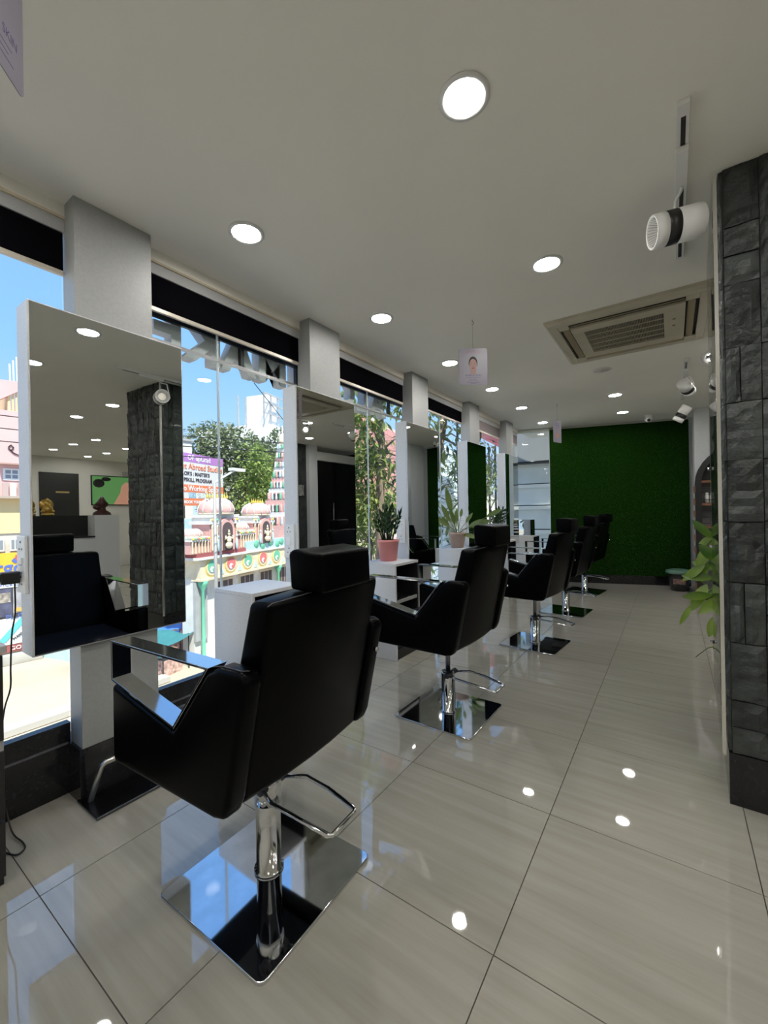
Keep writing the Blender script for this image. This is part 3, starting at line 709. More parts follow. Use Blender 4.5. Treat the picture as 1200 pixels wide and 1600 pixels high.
ln.build('fine_print', INK, k3, mtx=f3)

# ================================================================ PLANTS
def pot(parent, r0, r1, h, m, z=0):
    p = MB().lathe([(r0, z), (r1*.97, z+h*.88), (r1*1.0, z+h*.88), (r1*1.03, z+h), (r1*.93, z+h), (r1*.88, z+h*.93), (.001, z+h*.93)], n=28).build('pot', m, parent)
    return MB().lathe([(r1*.87, z+h*.90), (r1*.8, z+h*.94), (.01, z+h*.95)], n=20).build('soil', SOIL, p)
def zz_plant(loc, label, m, s=1.0, n=15):
    t = thing('potted_plant', label, 'plant', loc); pot(t, .062*s, .080*s, .155*s, m)
    for k in range(n):
        a = k*2.399; rr = .045*math.sqrt(k/n)*s; lean = .10+.42*(k/n); L = random.uniform(.17, .235)*s
        b0 = Vector((rr*math.cos(a), rr*math.sin(a), .145*s)); dv = Vector((math.cos(a)*lean, math.sin(a)*lean, 1)).normalized()
        end = b0+dv*L; midp = b0.lerp(end, .5)+Vector((math.cos(a), math.sin(a), 0))*-.008
        sm = MB().tube([b0, midp, end], .004*s, 6, radii=[.005*s, .004*s, .002*s]).build('stem', mat('dark_stem', (.03, .06, .02), .4), t)
        for q in range(7):
            f = .32+q*.10; p = b0.lerp(end, f); sd = dv.cross(Vector((math.sin(a+1), math.cos(a), .2))).normalized()*(1 if q % 2 else -1)
            lf = MB().leaf((0, 0, 0), sd*.75+dv*.8, dv.cross(sd), random.uniform(.050, .068)*s, .026*s, .1, 3)
            lf.build('leaf', ZZ, sm, loc=p)
        MB().leaf((0, 0, 0), dv, Vector((math.cos(a), math.sin(a), 0)), .055*s, .024*s, .05, 3).build('leaf', ZZ, sm, loc=end)
    return t
zz_plant((-1.945, 2.86, .747), 'glossy dark plant in a pink pot on the second desk', PINKPOT, 1.12, 16)
zz_plant((-1.94, 5.50, .747), 'dark leafy plant on the fourth desk, partly behind a headrest', mat('dark_pot', (.05, .04, .04), .5), 1.1, 12)
lp = thing('potted_plant', 'long lime green leaves arching from a beige pot on the third desk', 'plant', (-1.94, 4.20, .747))
pot(lp, .066, .095, .165, BEIGEPOT)
RV = Vector((.822, .569, 0)); FV = Vector((-.569, .822, 0))   # towards the corridor / window side
for (a, el, L, W, st, bd) in [(178, 28, .24, .075, .17, .10), (150, 62, .22, .06, .14, .0), (122, 70, .30, .07, .22, -.1), (8, 22, .22, .09, .16, .08), (-6, 30, .20, .055, .34, .35), (95, 80, .14, .04, .12, 0),
                              (215, 35, .22, .06, .12, .2), (60, 68, .10, .035, .18, 0), (300, -5, .16, .06, .06, .3), (330, 30, .18, .05, .12, .3), (250, 50, .2, .05, .1, .2), (165, 50, .16, .05, .10, .2), (30, 50, .14, .04, .14, .1)]:
    ar = math.radians(a); er = math.radians(el)
    hd = RV*math.cos(ar)+(Vector((0, 0, 1))*0+FV*math.sin(ar)*.45); d = (hd*math.cos(er)+Vector((0, 0, 1))*math.sin(er)).normalized()
    b0 = Vector((0, 0, .155))+hd*.02; up_ = b0+Vector((0, 0, st*.5))*math.sin(max(er, .3))+hd*st*.45; end = b0+d*st
    sm = MB().tube([b0, b0.lerp(end, .5)+Vector((0, 0, .015)), end], .003, 6).build('stem', STEM, lp)
    MB().leaf((0, 0, 0), d, Vector((0, 0, .55))-FV*.8, L, W, bd*.6, 6).build('leaf', LIME, sm, loc=end)

# climbing pothos behind the stone pillar
pp = thing('potted_climber', 'broad leaved green climber on a pole reaching out behind the stone pillar', 'plant', (.42, 3.55, 0))
pot(pp, .13, .16, .28, BLACKP)
MB().lathe([(.03, .25), (.032, 1.15), (.02, 1.18)], n=12).build('moss_pole', mat('coir', (.08, .05, .03), .95, bump=(40, .8, .01)), pp)
for (x, y, z, dx, dy, dz, L, W) in [(.235, 3.30, .90, .25, .1, .16, .20, .075), (.155, 3.35, .88, -.02, -.1, -.35, .22, .07), (.20, 3.3, .70, -.35, 0, .02, .16, .06), (.17, 3.3, .66, -.14, -.1, -.26, .19, .07),
    (.10, 3.35, .52, -.10, -.05, -.17, .16, .035), (.25, 3.25, .60, -.16, -.1, -.12, .18, .07), (.27, 3.2, .74, -.05, 0, -.3, .17, .09), (.255, 3.15, .44, -.02, 0, -.3, .14, .10), (.26, 3.2, .36, -.06, 0, -.16, .14, .10),
    (.22, 3.3, .76, -.18, .1, .05, .15, .06), (.24, 3.3, .80, -.1, 0, .1, .15, .07), (.30, 3.4, 1.0, -.1, -.2, .2, .18, .08), (.40, 3.3, .85, .1, -.3, -.1, .2, .1), (.5, 3.4, .7, .2, -.2, -.1, .2, .1),
    (.35, 3.3, .55, 0, -.2, -.2, .18, .09), (.27, 3.2, .22, -.03, 0, -.2, .10, .06), (.19, 3.25, .60, -.22, -.05, -.02, .15, .055), (.16, 3.3, .78, -.16, 0, -.14, .16, .055), (.22, 3.2, .50, -.10, -.1, -.22, .15, .06), (.20, 3.3, .95, -.12, 0, .14, .15, .05), (.24, 3.15, .32, -.05, 0, -.2, .12, .08), (.28, 3.4, .95, -.2, 0, -.05, .15, .07), (.22, 3.45, .60, -.2, .1, -.1, .18, .06)]:
    p = Vector((x-.42, y-3.55, z)); z0 = min(1.1, z+.12)
    r_ = MB().tube([(0, 0, z0), (p.x*.5, p.y*.5, z0+.03), p], .004, 6).build('stem', STEM, pp)
    MB().leaf((0, 0, 0), (dx, dy, dz), (-.2, -.9, .4), L, W, .12, 6, .2).build('leaf', POTHOS, r_, loc=p)
lowt = MB().tube([(-.16, -.35, .33), (-.26, -.40, .30), (-.32, -.42, .24)], .0028, 5).build('stem', STEM, pp)

# bin with green lid
bn_ = thing('waste_bin', 'round black bin with a green lid at the foot of the turf wall', 'bin', (.06, 7.02, 0))
MB().lathe([(.10, 0), (.125, .22), (.125, .24)], n=28).build('body', mat('bin_black', (.03, .03, .03), .3, noise=(22, .8)), bn_)
MB().lathe([(.155, .235), (.158, .25), (.15, .275), (.10, .29), (.001, .292)], n=28).build('lid', mat('bin_green', (.10, .20, .15), .35), bn_)
MB().box(-.07, .07, -.122, -.112, .10, .17).build('sticker', mat('bin_print', (.22, .13, .11), .5, noise=(40, .6)), bn_)

# arched shelf unit
AX, AY = .236, 6.45
sh = thing('arched_shelf', 'black arched display shelf with grey slat back beside the turf wall', 'shelf', (AX, AY, 0))
arch = []; Wd = .86
for k in range(17): a = PI-PI*k/16; arch.append((Wd/2+Wd/2*math.cos(a), 1.45+.43*math.sin(a)))
inner = [(x*(Wd-.12)/Wd+.06, z if z <= 1.45 else 1.45+(z-1.45)*.84) for x, z in arch]
out_ = [(0, 0)]+arch+[(Wd, 0)]; inn = [(.06, .05)]+inner+[(Wd-.06, .05)]
fmb = MB(); n = len(out_)
vs = [(x, 0, z) for x, z in out_]+[(x, 0, z) for x, z in inn]+[(x, .22, z) for x, z in out_]+[(x, .22, z) for x, z in inn]
fs = []
for i in range(n):
    j = (i+1) % n; fs += [(i, j, n+j, n+i), (n+i, n+j, 3*n+j, 3*n+i), (j, i, 2*n+i, 2*n+j)]
fmb.add(vs, fs).build('arch_frame', BLACKP, sh)
MB().prism(inn, 'y', .205, .219).build('back_board', BLACKP, sh)
for k in range(18):
    z = .08+k*.078
    MB().box(.065, Wd-.065, .195, .204, z, z+.072).build('slat', mat('grey_slat', (.16, .16, .165), .4), sh)
WOOD = mat('brown_wood', (.20, .09, .045), .45, noise=(10, .2, (1, 6, 1)))
for z in (.55, .88, 1.16, 1.44): MB().box(.06, Wd-.06, .02, .20, z, z+.03).build('shelf', WOOD, sh)
for k in range(9): MB().box(-.022, -.001, .02, .06, .12+k*.15, .20+k*.15).build('bulb_socket', mat('amber', (.20, .11, .06), .5), sh)
def bottle(x, y, z, lab, r=.022, h=.13, tube=False):
    t = thing('bottle' if not tube else 'cream_tube', lab, 'bottle' if not tube else 'tube', (x, y, z))
    if tube:
        MB().lathe([(.018, 0), (.019, .02), (.0185, .02)], n=16).build('cap', WPLAST, t); MB().lathe([(.019, .02), (.026, .09), (.030, .135), (.030, .14)], n=18).build('body', WPLAST, t)
        MB().lathe([(.0248, .075), (.0262, .090)], n=18).build('band', GREYEDGE, t)
    else:
        MB().lathe([(r, 0), (r, h*.68), (r*.95, h*.72), (r*.7, h*.76)], n=18).build('body', WPLAST, t)
        MB().lathe([(r*.75, h*.76), (r*.75, h), (r*.5, h*1.01)], n=16).build('cap', WPLAST, t)
        MB().lathe([(r*1.01, h*.28), (r*1.01, h*.35)], n=18).build('band', BLACKP, t)
bottle(AX+.115, AY+.08, 1.19, 'white bottle on the arched shelf, nearest its left post')
bottle(AX+.165, AY+.08, 1.19, 'white bottle second from the left post of the arched shelf')
bottle(AX+.245, AY+.08, 1.19, 'white bottle third from the left post of the arched shelf', .022, .12)
bottle(AX+.235, AY+.08, 1.47, 'white squeeze tube standing under the arch top', tube=True)
bx = thing('gift_box', 'small white and purple floral box on the lower shelf behind the climber', 'box', (AX+.13, AY+.05, .58))
MB().box(0, .2, 0, .09, 0, .17).build('carton', mat('floral_box', (.62, .50, .66), .5, noise=(14, .3)), bx)
MB().box(.03, .10, -.001, 0, .05, .14).build('printed_flower', mat('violet_print', (.30, .15, .42), .5, noise=(30, .3)), bx)

# small square mirror on last desk
sm_ = thing('desk_mirror', 'small square mirrored box standing on the last white desk', 'mirror', (-1.93, 6.60, .747), -.15)
MB().box(-.14, .14, 0, .10, 0, .012).box(-.14, .14, 0, .10, .235, .245).build('frame', CREAMP, sm_)
MB().box(-.14, .14, -.004, .0, .0, .245).build('front_mirror', MIRROR, sm_); MB().box(.14, .144, -.004, .10, .0, .245).build('side_mirror', MIRROR, sm_)

# ================================================================ OPEN ROOM (seen in mirrors)
rd = thing('reception_desk', 'white reception desk with a dark recess, seen in the nearest mirror', 'desk', (3.5, 1.2, 0))
MB().box(0, .55, 1.55, 1.9, 0, 1.18).build('end_block', WHITE, rd); MB().box(0, .55, -.6, 1.549, 0, .84).build('counter', WHITE, rd)
MB().box(.25, .55, -.6, 1.549, .841, 1.18).build('raised_ledge', DKWOOD, rd); MB().box(-.02, .25, -.6, 1.549, .841, .86).build('worktop', DKWOOD, rd)
nb = thing('black_panel', 'black wall panel with gold lettering, seen in the nearest mirror', 'wall panel', (6.88, 3.02, 1.16))
MB().box(0, .018, 0, .70, 0, .95).build('board', BLACKP, nb)
MB().box(-.004, 0, .28, .52, .52, .555).build('gold_lettering', mat('gold_flat', (.5, .38, .16), .4, metal=.5), nb)
GOLD = mat('gold', (.75, .52, .16), .28, metal=.9)
def idol(loc, s, lab):
    t = thing('gold_figurine', lab, 'figurine', loc)
    MB().lathe([(.075*s, 0), (.08*s, .03*s), (.06*s, .045*s)], n=16).build('pedestal', GOLD, t)
    b = MB(); b.ell((0, 0, .10*s), (.062*s, .07*s, .06*s)).ell((0, 0, .185*s), (.035*s, .04*s, .04*s)); b.ell((0, .055*s, .07*s), (.05*s, .03*s, .022*s)).ell((0, -.055*s, .07*s), (.05*s, .03*s, .022*s))
    b.tube([(-.02*s, 0, .19*s), (-.05*s, .01*s, .15*s), (-.055*s, .02*s, .10*s)], .012*s, 8); b.lathe([(.03*s, .21*s), (.02*s, .25*s), (.004*s, .27*s)], n=12)
    b.build('figure', GOLD, t)
    MB().lathe([(.09*s, 0), (.09*s, .006*s)], (.05*s, 0, .17*s), 18, (1, 0, 0)).build('halo', GOLD, t)
idol((3.9, 2.06, 1.18), .95, 'gold seated figurine on the left of the reception ledge'); idol((3.9, 2.28, 1.18), 1.0, 'gold seated figurine with halo right of its twin')
ul = thing('dark_sculpture', 'dark red sculpture on the white end of the reception desk', 'sculpture', (3.7, 2.93, 1.18))
MB().lathe([(.13, 0), (.12, .04), (.06, .08), (.05, .12), (.10, .17), (.05, .24), (.02, .30)], n=14).build('body', mat('maroon', (.05, .012, .01), .4), ul)
MB().ell((0, -.05, .13), (.05, .08, .05)).build('lobe', mat('maroon', (.05, .012, .01), .4), ul)
tv = thing('television', 'wall television showing a green picture with a woman, seen in the nearest mirror', 'television', (6.862, 3.95, 1.42))
MB().box(0, .03, 0, 1.15, 0, .68).build('bezel', BLACKP, tv)
MB().box(-.002, 0, .02, 1.13, .02, .66).build('screen', mat('screen_green', (.02, .05, .02), .3, emit=((.10, .26, .08), .9)), tv)
pf = MB(); yz = [(.45, .02), (.60, .30), (.62, .45), (.72, .55), (.85, .50), (.88, .35), (.80, .2), (.95, .02)]
pf.prism(yz, 'x', -.005, -.0021).build('printed_woman', mat('screen_skin', (.2, .1, .07), .4, emit=((.5, .25, .17), .8)), tv)
pf = MB(); pf.ell((-.004, .15, .5), (.002, .12, .1), 8, 5).ell((-.004, .3, .6), (.002, .1, .05), 8, 5).build('printed_tree', BLACKP, tv)
gv = tag(MB().box(6.885, 6.899, 4.62, 4.76, 1.98, 2.22).build('wall_vent', GREYP), 'small grey vent high on the far wall, seen in the mirror', 'vent')
# partition with glass door at X=1.8
struct(MB().box(1.80, 2.0, 5.30, 5.62, 0, HC).build('wall_slate', STONE))
struct(MB().box(1.72, 2.0, 5.62, 5.84, 0, HC).build('trim_30', WHITE))
d1 = sroot('door_1'); struct(MB().box(1.74, 1.84, 5.84, 7.3, 2.18, 2.34).build('door_head', WPLAST, d1))
struct(MB().box(1.78, 1.79, 5.85, 6.40, .01, 2.18).build('pane', TINTG, d1)); struct(MB().box(1.78, 1.79, 6.42, 7.3, .01, 2.18).build('pane', TINTG, d1))
struct(MB().tube([(1.76, 6.33, .80), (1.76, 6.33, 1.35)], .012, 8).build('door_handle', CHROME, d1))
struct(MB().box(1.95, 4.5, 7.3, 7.4, 0, HC).build('wall_inner', DKWOOD)); struct(MB().box(3.3, 3.4, 5.28, 7.3, 0, HC).build('wall_inner_right', DKWOOD))
pfm = thing('picture_frame', 'small black picture frame on the slate wall, seen in the second mirror', 'picture', (1.785, 5.38, 1.45))
MB().box(0, .014, 0, .18, 0, .26).build('frame', BLACKP, pfm, bevel=.003); MB().box(-.001, 0, .025, .155, .03, .23).build('print', mat('grey_print', (.25, .25, .24), .5, noise=(20, .6)), pfm)

exec_ext = True
# ================================================================ OUTSIDE
GZ = -3.85
struct(MB().box(-160, -2.17, -80, 160, GZ-.2, GZ).build('ground', mat('dusty_ground', (.50, .42, .33), .95, noise=(.35, .2), bump=(2, .3, .05))))
road = MB().prism([(-11.8, -60), (-8.0, -60), (-9.0, 60), (-12.6, 60)], 'z', GZ+.005, GZ+.02).build('road', mat('asphalt', (.30, .28, .26), .9, noise=(2, .15))); struct(road)
struct(MB().box(-4.6, -2.2, -40, 40, GZ, GZ+.15).build('pavement', mat('pale_concrete', (.45, .43, .40), .9, noise=(1.5, .15))))
struct(MB().box(-2.17, 7.2, -2.9, 8.0, GZ, -.21).build('wall_lower_storey', GREYP))
struct(MB().box(-12.9, -12.5, -20, 6.6, GZ+.02, GZ+.17).build('kerb', mat('kerb_stone', (.5, .47, .42), .9)))
for k in range(5):
    m_t = tag(MB().box(-11.5-.02*k, -11.3-.02*k, -4+k*3.0, -2.2+k*3.0, GZ+.021, GZ+.024).build('lane_marking', mat('worn_white', (.6, .58, .54), .9)), ['first', 'second', 'third', 'fourth', 'fifth'][k]+' worn white dash painted along the road, counted from the left', 'marking', 'worn dashes on the road')

# ---- sign letters outside the glass, read from the street
LET = mat('letter_grey', (.60, .59, .60), .5); LETS = mat('letter_side', (.45, .38, .30), .6)
def letter(ch, y, label, size=.32):
    t = thing('sign_letter', label, 'letter', (-2.20, y, 2.118), group='raised sign letters outside the glass')
    text('face', ch, size, LET, t, frame((0, 0, 0), (0, -1, 0), (0, 0, 1)), extrude=.035, bold=.012)
for ch, y, lb in (('E', 1.165, 'raised grey letter E seen from behind at the second window'), ('K', 1.375, 'raised grey letter K seen from behind at the second window'), ('A', 1.60, 'raised grey letter A seen from behind at the second window'),
                  ('M', 1.86, 'raised grey letter M seen from behind at the second window'), ('I', 2.075, 'raised grey upright bar letter beside the second column'),
                  ('N', 2.34, 'raised grey letter N seen from behind at the third window'), ('O', 2.60, 'raised grey letter O seen from behind at the third window'), ('L', 2.84, 'raised grey letter L seen from behind at the third window'), ('A', 3.06, 'raised grey letter A seen from behind before the third column')):
    letter(ch, y, lb)
fr = thing('sign_rack', 'dark steel rails carrying the raised letters outside the glass', 'sign frame')
for z in (2.172, ): MB().box(-2.155, -2.135, 1.0, 3.6, z-.012, z+.012).build('rail', DKMETAL, fr)
for y in (1.02, 1.60, 2.05, 3.2): MB().box(-2.16, -2.135, y-.012, y+.012, 2.03, 2.20).build('upright', DKMETAL, fr)
wi = tag(MB().tube([(-2.22, 1.75, 2.0), (-2.5, 2.25, 1.88), (-3.3, 3.6, 1.62)], .003, 4).build('stay_wire', DKMETAL), 'thin dark stay wire running down from the sign letters', 'wire')

# ---- temple
TM = {k: mat('temple_'+k, c, .75, noise=(3, .10)) for k, c in dict(pink=(.72, .42, .38), cream=(.74, .64, .46), white=(.74, .72, .68), blue=(.50, .68, .72), green=(.16, .50, .32), red=(.70, .18, .18),
      yellow=(.80, .58, .10), dark=(.10, .07, .07), maroon=(.36, .10, .10), mint=(.42, .66, .52), grey=(.42, .42, .42)).items()}
ea = math.atan2(.97, -.25)
tmp = thing('temple', 'painted temple front with shrines, domes and a band of scroll medallions', 'temple', (-12.99, 7.67, 0), ea)   # local x runs along the front, local -y towards the street
def T(mb, name, m, par=None, **k): return mb.build(name, TM[m], par or tmp, **k)
T(MB().box(0, 8, 0, .5, GZ, -.95), 'lower_wall', 'white')
T(MB().box(0, 8, -.30, .5, -.95, -.31), 'frieze', 'cream')
T(MB().box(-.25, 2.2, -.42, .6, -.31, -.23).box(2.2, 8, -.36, .6, -.31, -.25), 'cornice', 'white')
T(MB().box(-.18, 2.2, -.36, .6, -.23, -.10), 'red_band', 'maroon')
T(MB().box(-.02, 8, -.36, .1, -1.02, -.95).box(0, 8, -.33, 0, -.345, -.311), 'eave_moulding', 'cream')
sc_ = [.51+.925*k for k in range(8)]
for k, s in enumerate(sc_):
    mn_ = 'green' if k % 2 == 0 else 'red'
    r0 = T(MB().disc((s, -.301, -.62), (0, -1, 0), .30, .015, 24), 'medallion', 'yellow')
    T(MB().disc((s, -.316, -.62), (0, -1, 0), .265, .012, 24), 'ring', 'cream', r0)
    T(MB().disc((s+.0, -.328, -.58), (0, -1, 0), .215, .012, 24), 'scroll', mn_, r0)
    T(MB().disc((s-.02, -.340, -.68), (0, -1, 0), .10, .01, 18), 'curl', 'white', r0)
    T(MB().disc((s+.03, -.350, -.69), (0, -1, 0), .05, .01, 14), 'eye', mn_, r0)
    if k < 7: T(MB().prism([(s+.35, -.90), (s+.575, -.90), (s+.46, -.66)], 'y', -.32, -.30), 'spandrel', 'blue')
# lower storey openings, columns
for k, s in enumerate((1.0, 2.2, 3.4, 4.6, 5.8, 7.0)):
    wn = T(MB().box(s, s+.85, -.06, .02, -2.4, -1.12), 'window_frame', 'cream')
    for q in range(3): T(MB().box(s+.05+q*.26, s+.27+q*.26, -.07, -.055, -2.3, -1.2), 'window_opening', 'dark', wn)
for s in (.18, 4.45):
    cl = T(MB().lathe([(.12, GZ+.1), (.12, GZ+.3), (.06, GZ+.35), (.055, -1.35), (.15, -1.15), (.17, -1.02)], (s, -.22, 0), 12), 'column', 'green')
T(MB().box(-.02, .5, -.1, .0, -3.0, -1.05), 'grey_shutter', 'grey')
def dome(mb, c, r, h, z):      # ribbed square dome
    prof = [(r*1.0, z), (r*1.12, z+h*.18), (r*1.1, z+h*.45), (r*.9, z+h*.75), (r*.6, z+h*.95), (r*.3, z+h)]
    mb.lathe(prof, (c[0], c[1], 0), 16, smooth=True)
def shrine(s, y, z0, wd, h, niche=True, crown=5, cols=('pink', 'white')):
    par = T(MB().box(s-wd*.5, s+wd*.5, y-.28, y+.5, z0, z0+h*.48), 'shrine_base', cols[0])
    pz = z0+h*.48
    T(MB().box(s-wd*.56, s+wd*.56, y-.36, y+.55, pz, pz+h*.06).box(s-wd*.50, s+wd*.50, y-.32, y+.5, pz+h*.06, pz+h*.12).box(s-wd*.54, s+wd*.54, y-.34, y+.5, pz+h*.12, pz+h*.17), 'moulding', 'white', par)
    for q in range(6):
        xx = s-wd*.45+q*wd*.18
        if abs(xx-s) < wd*.2 and niche: continue
        T(MB().lathe([(.035, z0), (.03, z0+h*.05), (.03, z0+h*.42), (.045, z0+h*.47)], (xx, y-.32, 0), 8), 'pilaster', 'cream', par)
    d = MB(); dome(d, (s, y+.05), wd*.40, h*.30, pz+h*.17); T(d, 'dome', cols[0], par)
    d = MB(); dome(d, (s, y+.05), wd*.405, h*.06, pz+h*.17); T(d, 'dome_band', 'cream', par)
    rb = MB()
    for q in range(12):
        a_ = 2*PI*q/12; rr_ = wd*.40; z_ = pz+h*.17; hh_ = h*.30
        rb.tube([(s+math.cos(a_)*rr_*f_, y+.05+math.sin(a_)*rr_*f_, z_+hh_*g_) for f_, g_ in ((1.12, .10), (1.16, .3), (1.06, .55), (.86, .8), (.5, .98))], .018, 5)
    T(rb, 'dome_rib', 'white', par)
    for q in range(7):
        T(MB().lathe([(.045, 0), (.05, .03), (.02, .07)], (s-wd*.45+q*wd*.15, y-.36, pz+h*.06), 8), 'rosette', ['yellow', 'green', 'red'][q % 3], par)
    for q in range(crown):
        xx = s+(q-(crown-1)/2)*wd*.09
        T(MB().lathe([(.012, pz+h*.45), (.035, pz+h*.48), (.03, pz+h*.51), (.008, pz+h*.54), (.003, pz+h*.58)], (xx, y-.02, 0), 8), 'finial', 'yellow', par)
    if niche:
        a = [(s-wd*.19, z0+.02)]+[(s+wd*.19*math.cos(PI-PI*k/10), z0+h*.38+wd*.19*math.sin(PI-PI*k/10)) for k in range(11)]+[(s+wd*.19, z0+.02)]
        b = [(s-wd*.26, z0+.02)]+[(s+wd*.26*math.cos(PI-PI*k/10), z0+h*.40+wd*.28*math.sin(PI-PI*k/10)) for k in range(11)]+[(s+wd*.26, z0+.02)]
        T(MB().prism(b, 'y', y-.44, y-.36), 'niche_arch', 'pink', par); T(MB().prism(a, 'y', y-.452, y-.441), 'niche', 'dark', par)
        f = MB(); zz = z0+.05
        f.ell((s, y-.50, zz+.14), (.17, .08, .12)).ell((s, y-.50, zz+.33), (.10, .07, .14)).ell((s, y-.50, zz+.53), (.055, .05, .07)).lathe([(.05, zz+.57), (.03, zz+.64), (.005, zz+.70)], (s, y-.5, 0), 8)
        for g_ in (-1, 1): f.tube([(s+g_*.09, y-.5, zz+.42), (s+g_*.2, y-.5, zz+.34), (s+g_*.17, y-.52, zz+.48)], .025, 6)
        T(f, 'seated_figure', 'cream', par)
        for g_ in (-1, 1):
            f = MB(); xx = s+g_*wd*.33; f.ell((xx, y-.46, z0+.22), (.06, .05, .22)).ell((xx, y-.46, z0+.5), (.04, .04, .055)); T(f, 'guardian_figure', 'blue', par)
shrine(1.14, 0, -.10, 1.35, 1.95, crown=9); shrine(3.50, .1, -.02, 1.25, 1.72, crown=7)
shrine(.0, 0, -.10, .75, .85, niche=False, crown=0); shrine(2.45, .1, -.10, .8, 1.0, niche=False, crown=0)
T(MB().box(2.3, 4.9, -.30, -.05, -.25, .12), 'painted_parapet', 'blue')
for s in (2.9, 3.3, 3.8, 4.3, 4.6): T(MB().lathe([(.16, 0), (.12, .03)], (s, -.30, -.06+.05*math.sin(s*7)), 10, (0, -1, 0)), 'painted_leaf', 'green')
# gopuram tower
zz = -.2; wd = 1.9; gp = T(MB().box(6.6-wd/2, 6.6+wd/2, 0, 1.8, -.31, .4), 'tower_base', 'pink'); zz = .4
T(MB().box(6.0, 6.5, -.06, 0, -.25, .35), 'niche', 'dark', gp)
for k in range(8):
    hh = .62-.03*k; T(MB().box(6.6-wd/2, 6.6+wd/2, .9-wd/2, .9+wd/2, zz, zz+hh*.35), 'tier_moulding', ['pink', 'white'][k % 2], gp)
    w3 = wd*.88; T(MB().box(6.6-w3/2, 6.6+w3/2, .9-w3/2, .9+w3/2, zz+hh*.35, zz+hh), 'tier', 'pink', gp)
    nf = max(3, int(7-k*.6))
    for q in range(nf):
        xx = 6.6-w3/2+w3*(q+.5)/nf
        T(MB().lathe([(.05, zz+hh*.35), (.07, zz+hh*.5), (.05, zz+hh*.75), (.05, zz+hh*.85), (.015, zz+hh)], (xx, .9-w3/2-.03, 0), 8), 'tier_figure', ['blue', 'pink', 'green', 'white'][(q+k) % 4], gp)
    for q in range(nf):
        yy = .9-w3/2+w3*(q+.5)/nf
        T(MB().lathe([(.05, zz+hh*.35), (.07, zz+hh*.5), (.05, zz+hh*.75), (.05, zz+hh*.85), (.015, zz+hh)], (6.6-w3/2-.03, yy, 0), 8), 'tier_figure', ['white', 'blue', 'pink', 'green'][(q+k) % 4], gp)
    T(MB().box(6.6-w3*.15, 6.6+w3*.15, .9-w3/2-.05, .9-w3/2, zz+hh*.36, zz+hh*.9).box(6.6-w3/2-.05, 6.6-w3/2, .9-w3*.15, .9+w3*.15, zz+hh*.36, zz+hh*.9), 'tier_niche', 'dark', gp)
    zz += hh; wd *= .80
T(MB().lathe([(wd*.5, zz), (wd*.62, zz+.15), (wd*.4, zz+.4), (.03, zz+.55), (.02, zz+.9)], (6.6, .9, 0), 12), 'tower_top', 'cream', gp)
# building behind with beam and pink dome
bh = thing('temple_hall', 'pale blue temple hall with a dark beam and pink ribbed dome behind the shrines', 'building', (-12.99, 7.67, 0), ea)
MB().box(-.9, 8, 4.3, 6.2, GZ, 1.0).build('wall', TM['blue'], bh); MB().box(-1.0, 3.0, 3.9, 4.2, 1.25, 1.5).build('beam', TM['dark'], bh); MB().box(-1.0, 3.2, 3.9, 6.2, 1.5, 1.62).build('slab', TM['white'], bh)
for s in (-.7, .4, 2.6): MB().box(s-.06, s+.06, 4.0, 4.15, GZ, 1.25).build('post', TM['dark'], bh)
MB().box(.1, 2.6, 4.3, 6.2, 1.62, 1.75).build('dome_base', TM['white'], bh)
d = MB(); dome(d, (1.35, 5.3), .92, .85, 1.75); d.build('dome', TM['pink'], bh)
d = MB(); dome(d, (-.4, 5.0), .55, .8, 1.62); d.build('dome', TM['cream'], bh)
for s in (-.6, .05, 2.8):
    f = MB(); f.ell((s, 4.3, 1.95), (.16, .14, .35)).ell((s, 4.3, 2.40), (.10, .10, .13)); f.build('roof_figure', TM['yellow' if s > 0 else 'red'], bh)

# ---- billboard
bw = Vector((-.98+.0, 2.97, 0)); bd = Vector((-24.02+23.04, 16.2-13.23, 0)).normalized()
bb_ = thing('billboard', 'orange and white billboard with a lilac top strip about studies abroad', 'billboard', (-23.5, 14.7, 1.73)); bang = math.atan2(bd.y, bd.x)
bb_.rotation_euler = (0, 0, bang)
MB().box(-7.5, 1.75, 0, .2, 0, 3.05).build('board', mat('board_white', (.74, .72, .72), .6), bb_)
PUR = mat('lilac_print', (.50, .22, .55), .6); ORA = mat('orange_print', (.78, .22, .10), .6); INK2 = mat('black_print', (.06, .05, .06), .6); WHT = mat('white_print', (.85, .85, .85), .6)
MB().box(-7.5, 1.75, -.01, 0, 2.55, 3.05).build('top_strip', PUR, bb_); MB().box(-7.5, 1.75, -.01, 0, .78, 1.22).build('orange_strip', ORA, bb_); MB().box(-7.5, 1.75, -.01, 0, 0.0, .42).build('orange_strip', ORA, bb_)
def bt(s, x, z, size, m, n='lettering'): text(n, s, size, m, bb_, frame((x, -.02, z), (1, 0, 0), (0, 0, 1)), .004, 'RIGHT', .006)
bt('OF upGrad', .55, 2.79, .42, WHT); bt('Student Abroad Studies', 1.65, 2.28, .48, ORA); bt("BACHELOR'S : MASTER'S", .45, 1.86, .30, INK2); bt('PG : UPSKILL PROGRAM', .65, 1.50, .30, INK2)
bt('Co Working Space', 1.35, 1.0, .44, WHT); bt('BOOK YOUR SEAT NOW', 1.0, .2, .24, WHT)
for k in range(4): MB().box(-1.35+k*.72, -.75+k*.72, -.015, 0, .46, .75).build('picture_tile', mat('tile_print%d' % (k % 2), [(.35, .5, .6), (.6, .65, .62)][k % 2], .6, noise=(6, .4)), bb_)
for s in (-5, -1.5, 1.2): MB().box(s-.08, s+.08, .2, .36, -5.6, 2.9).build('post', DKMETAL, bb_)
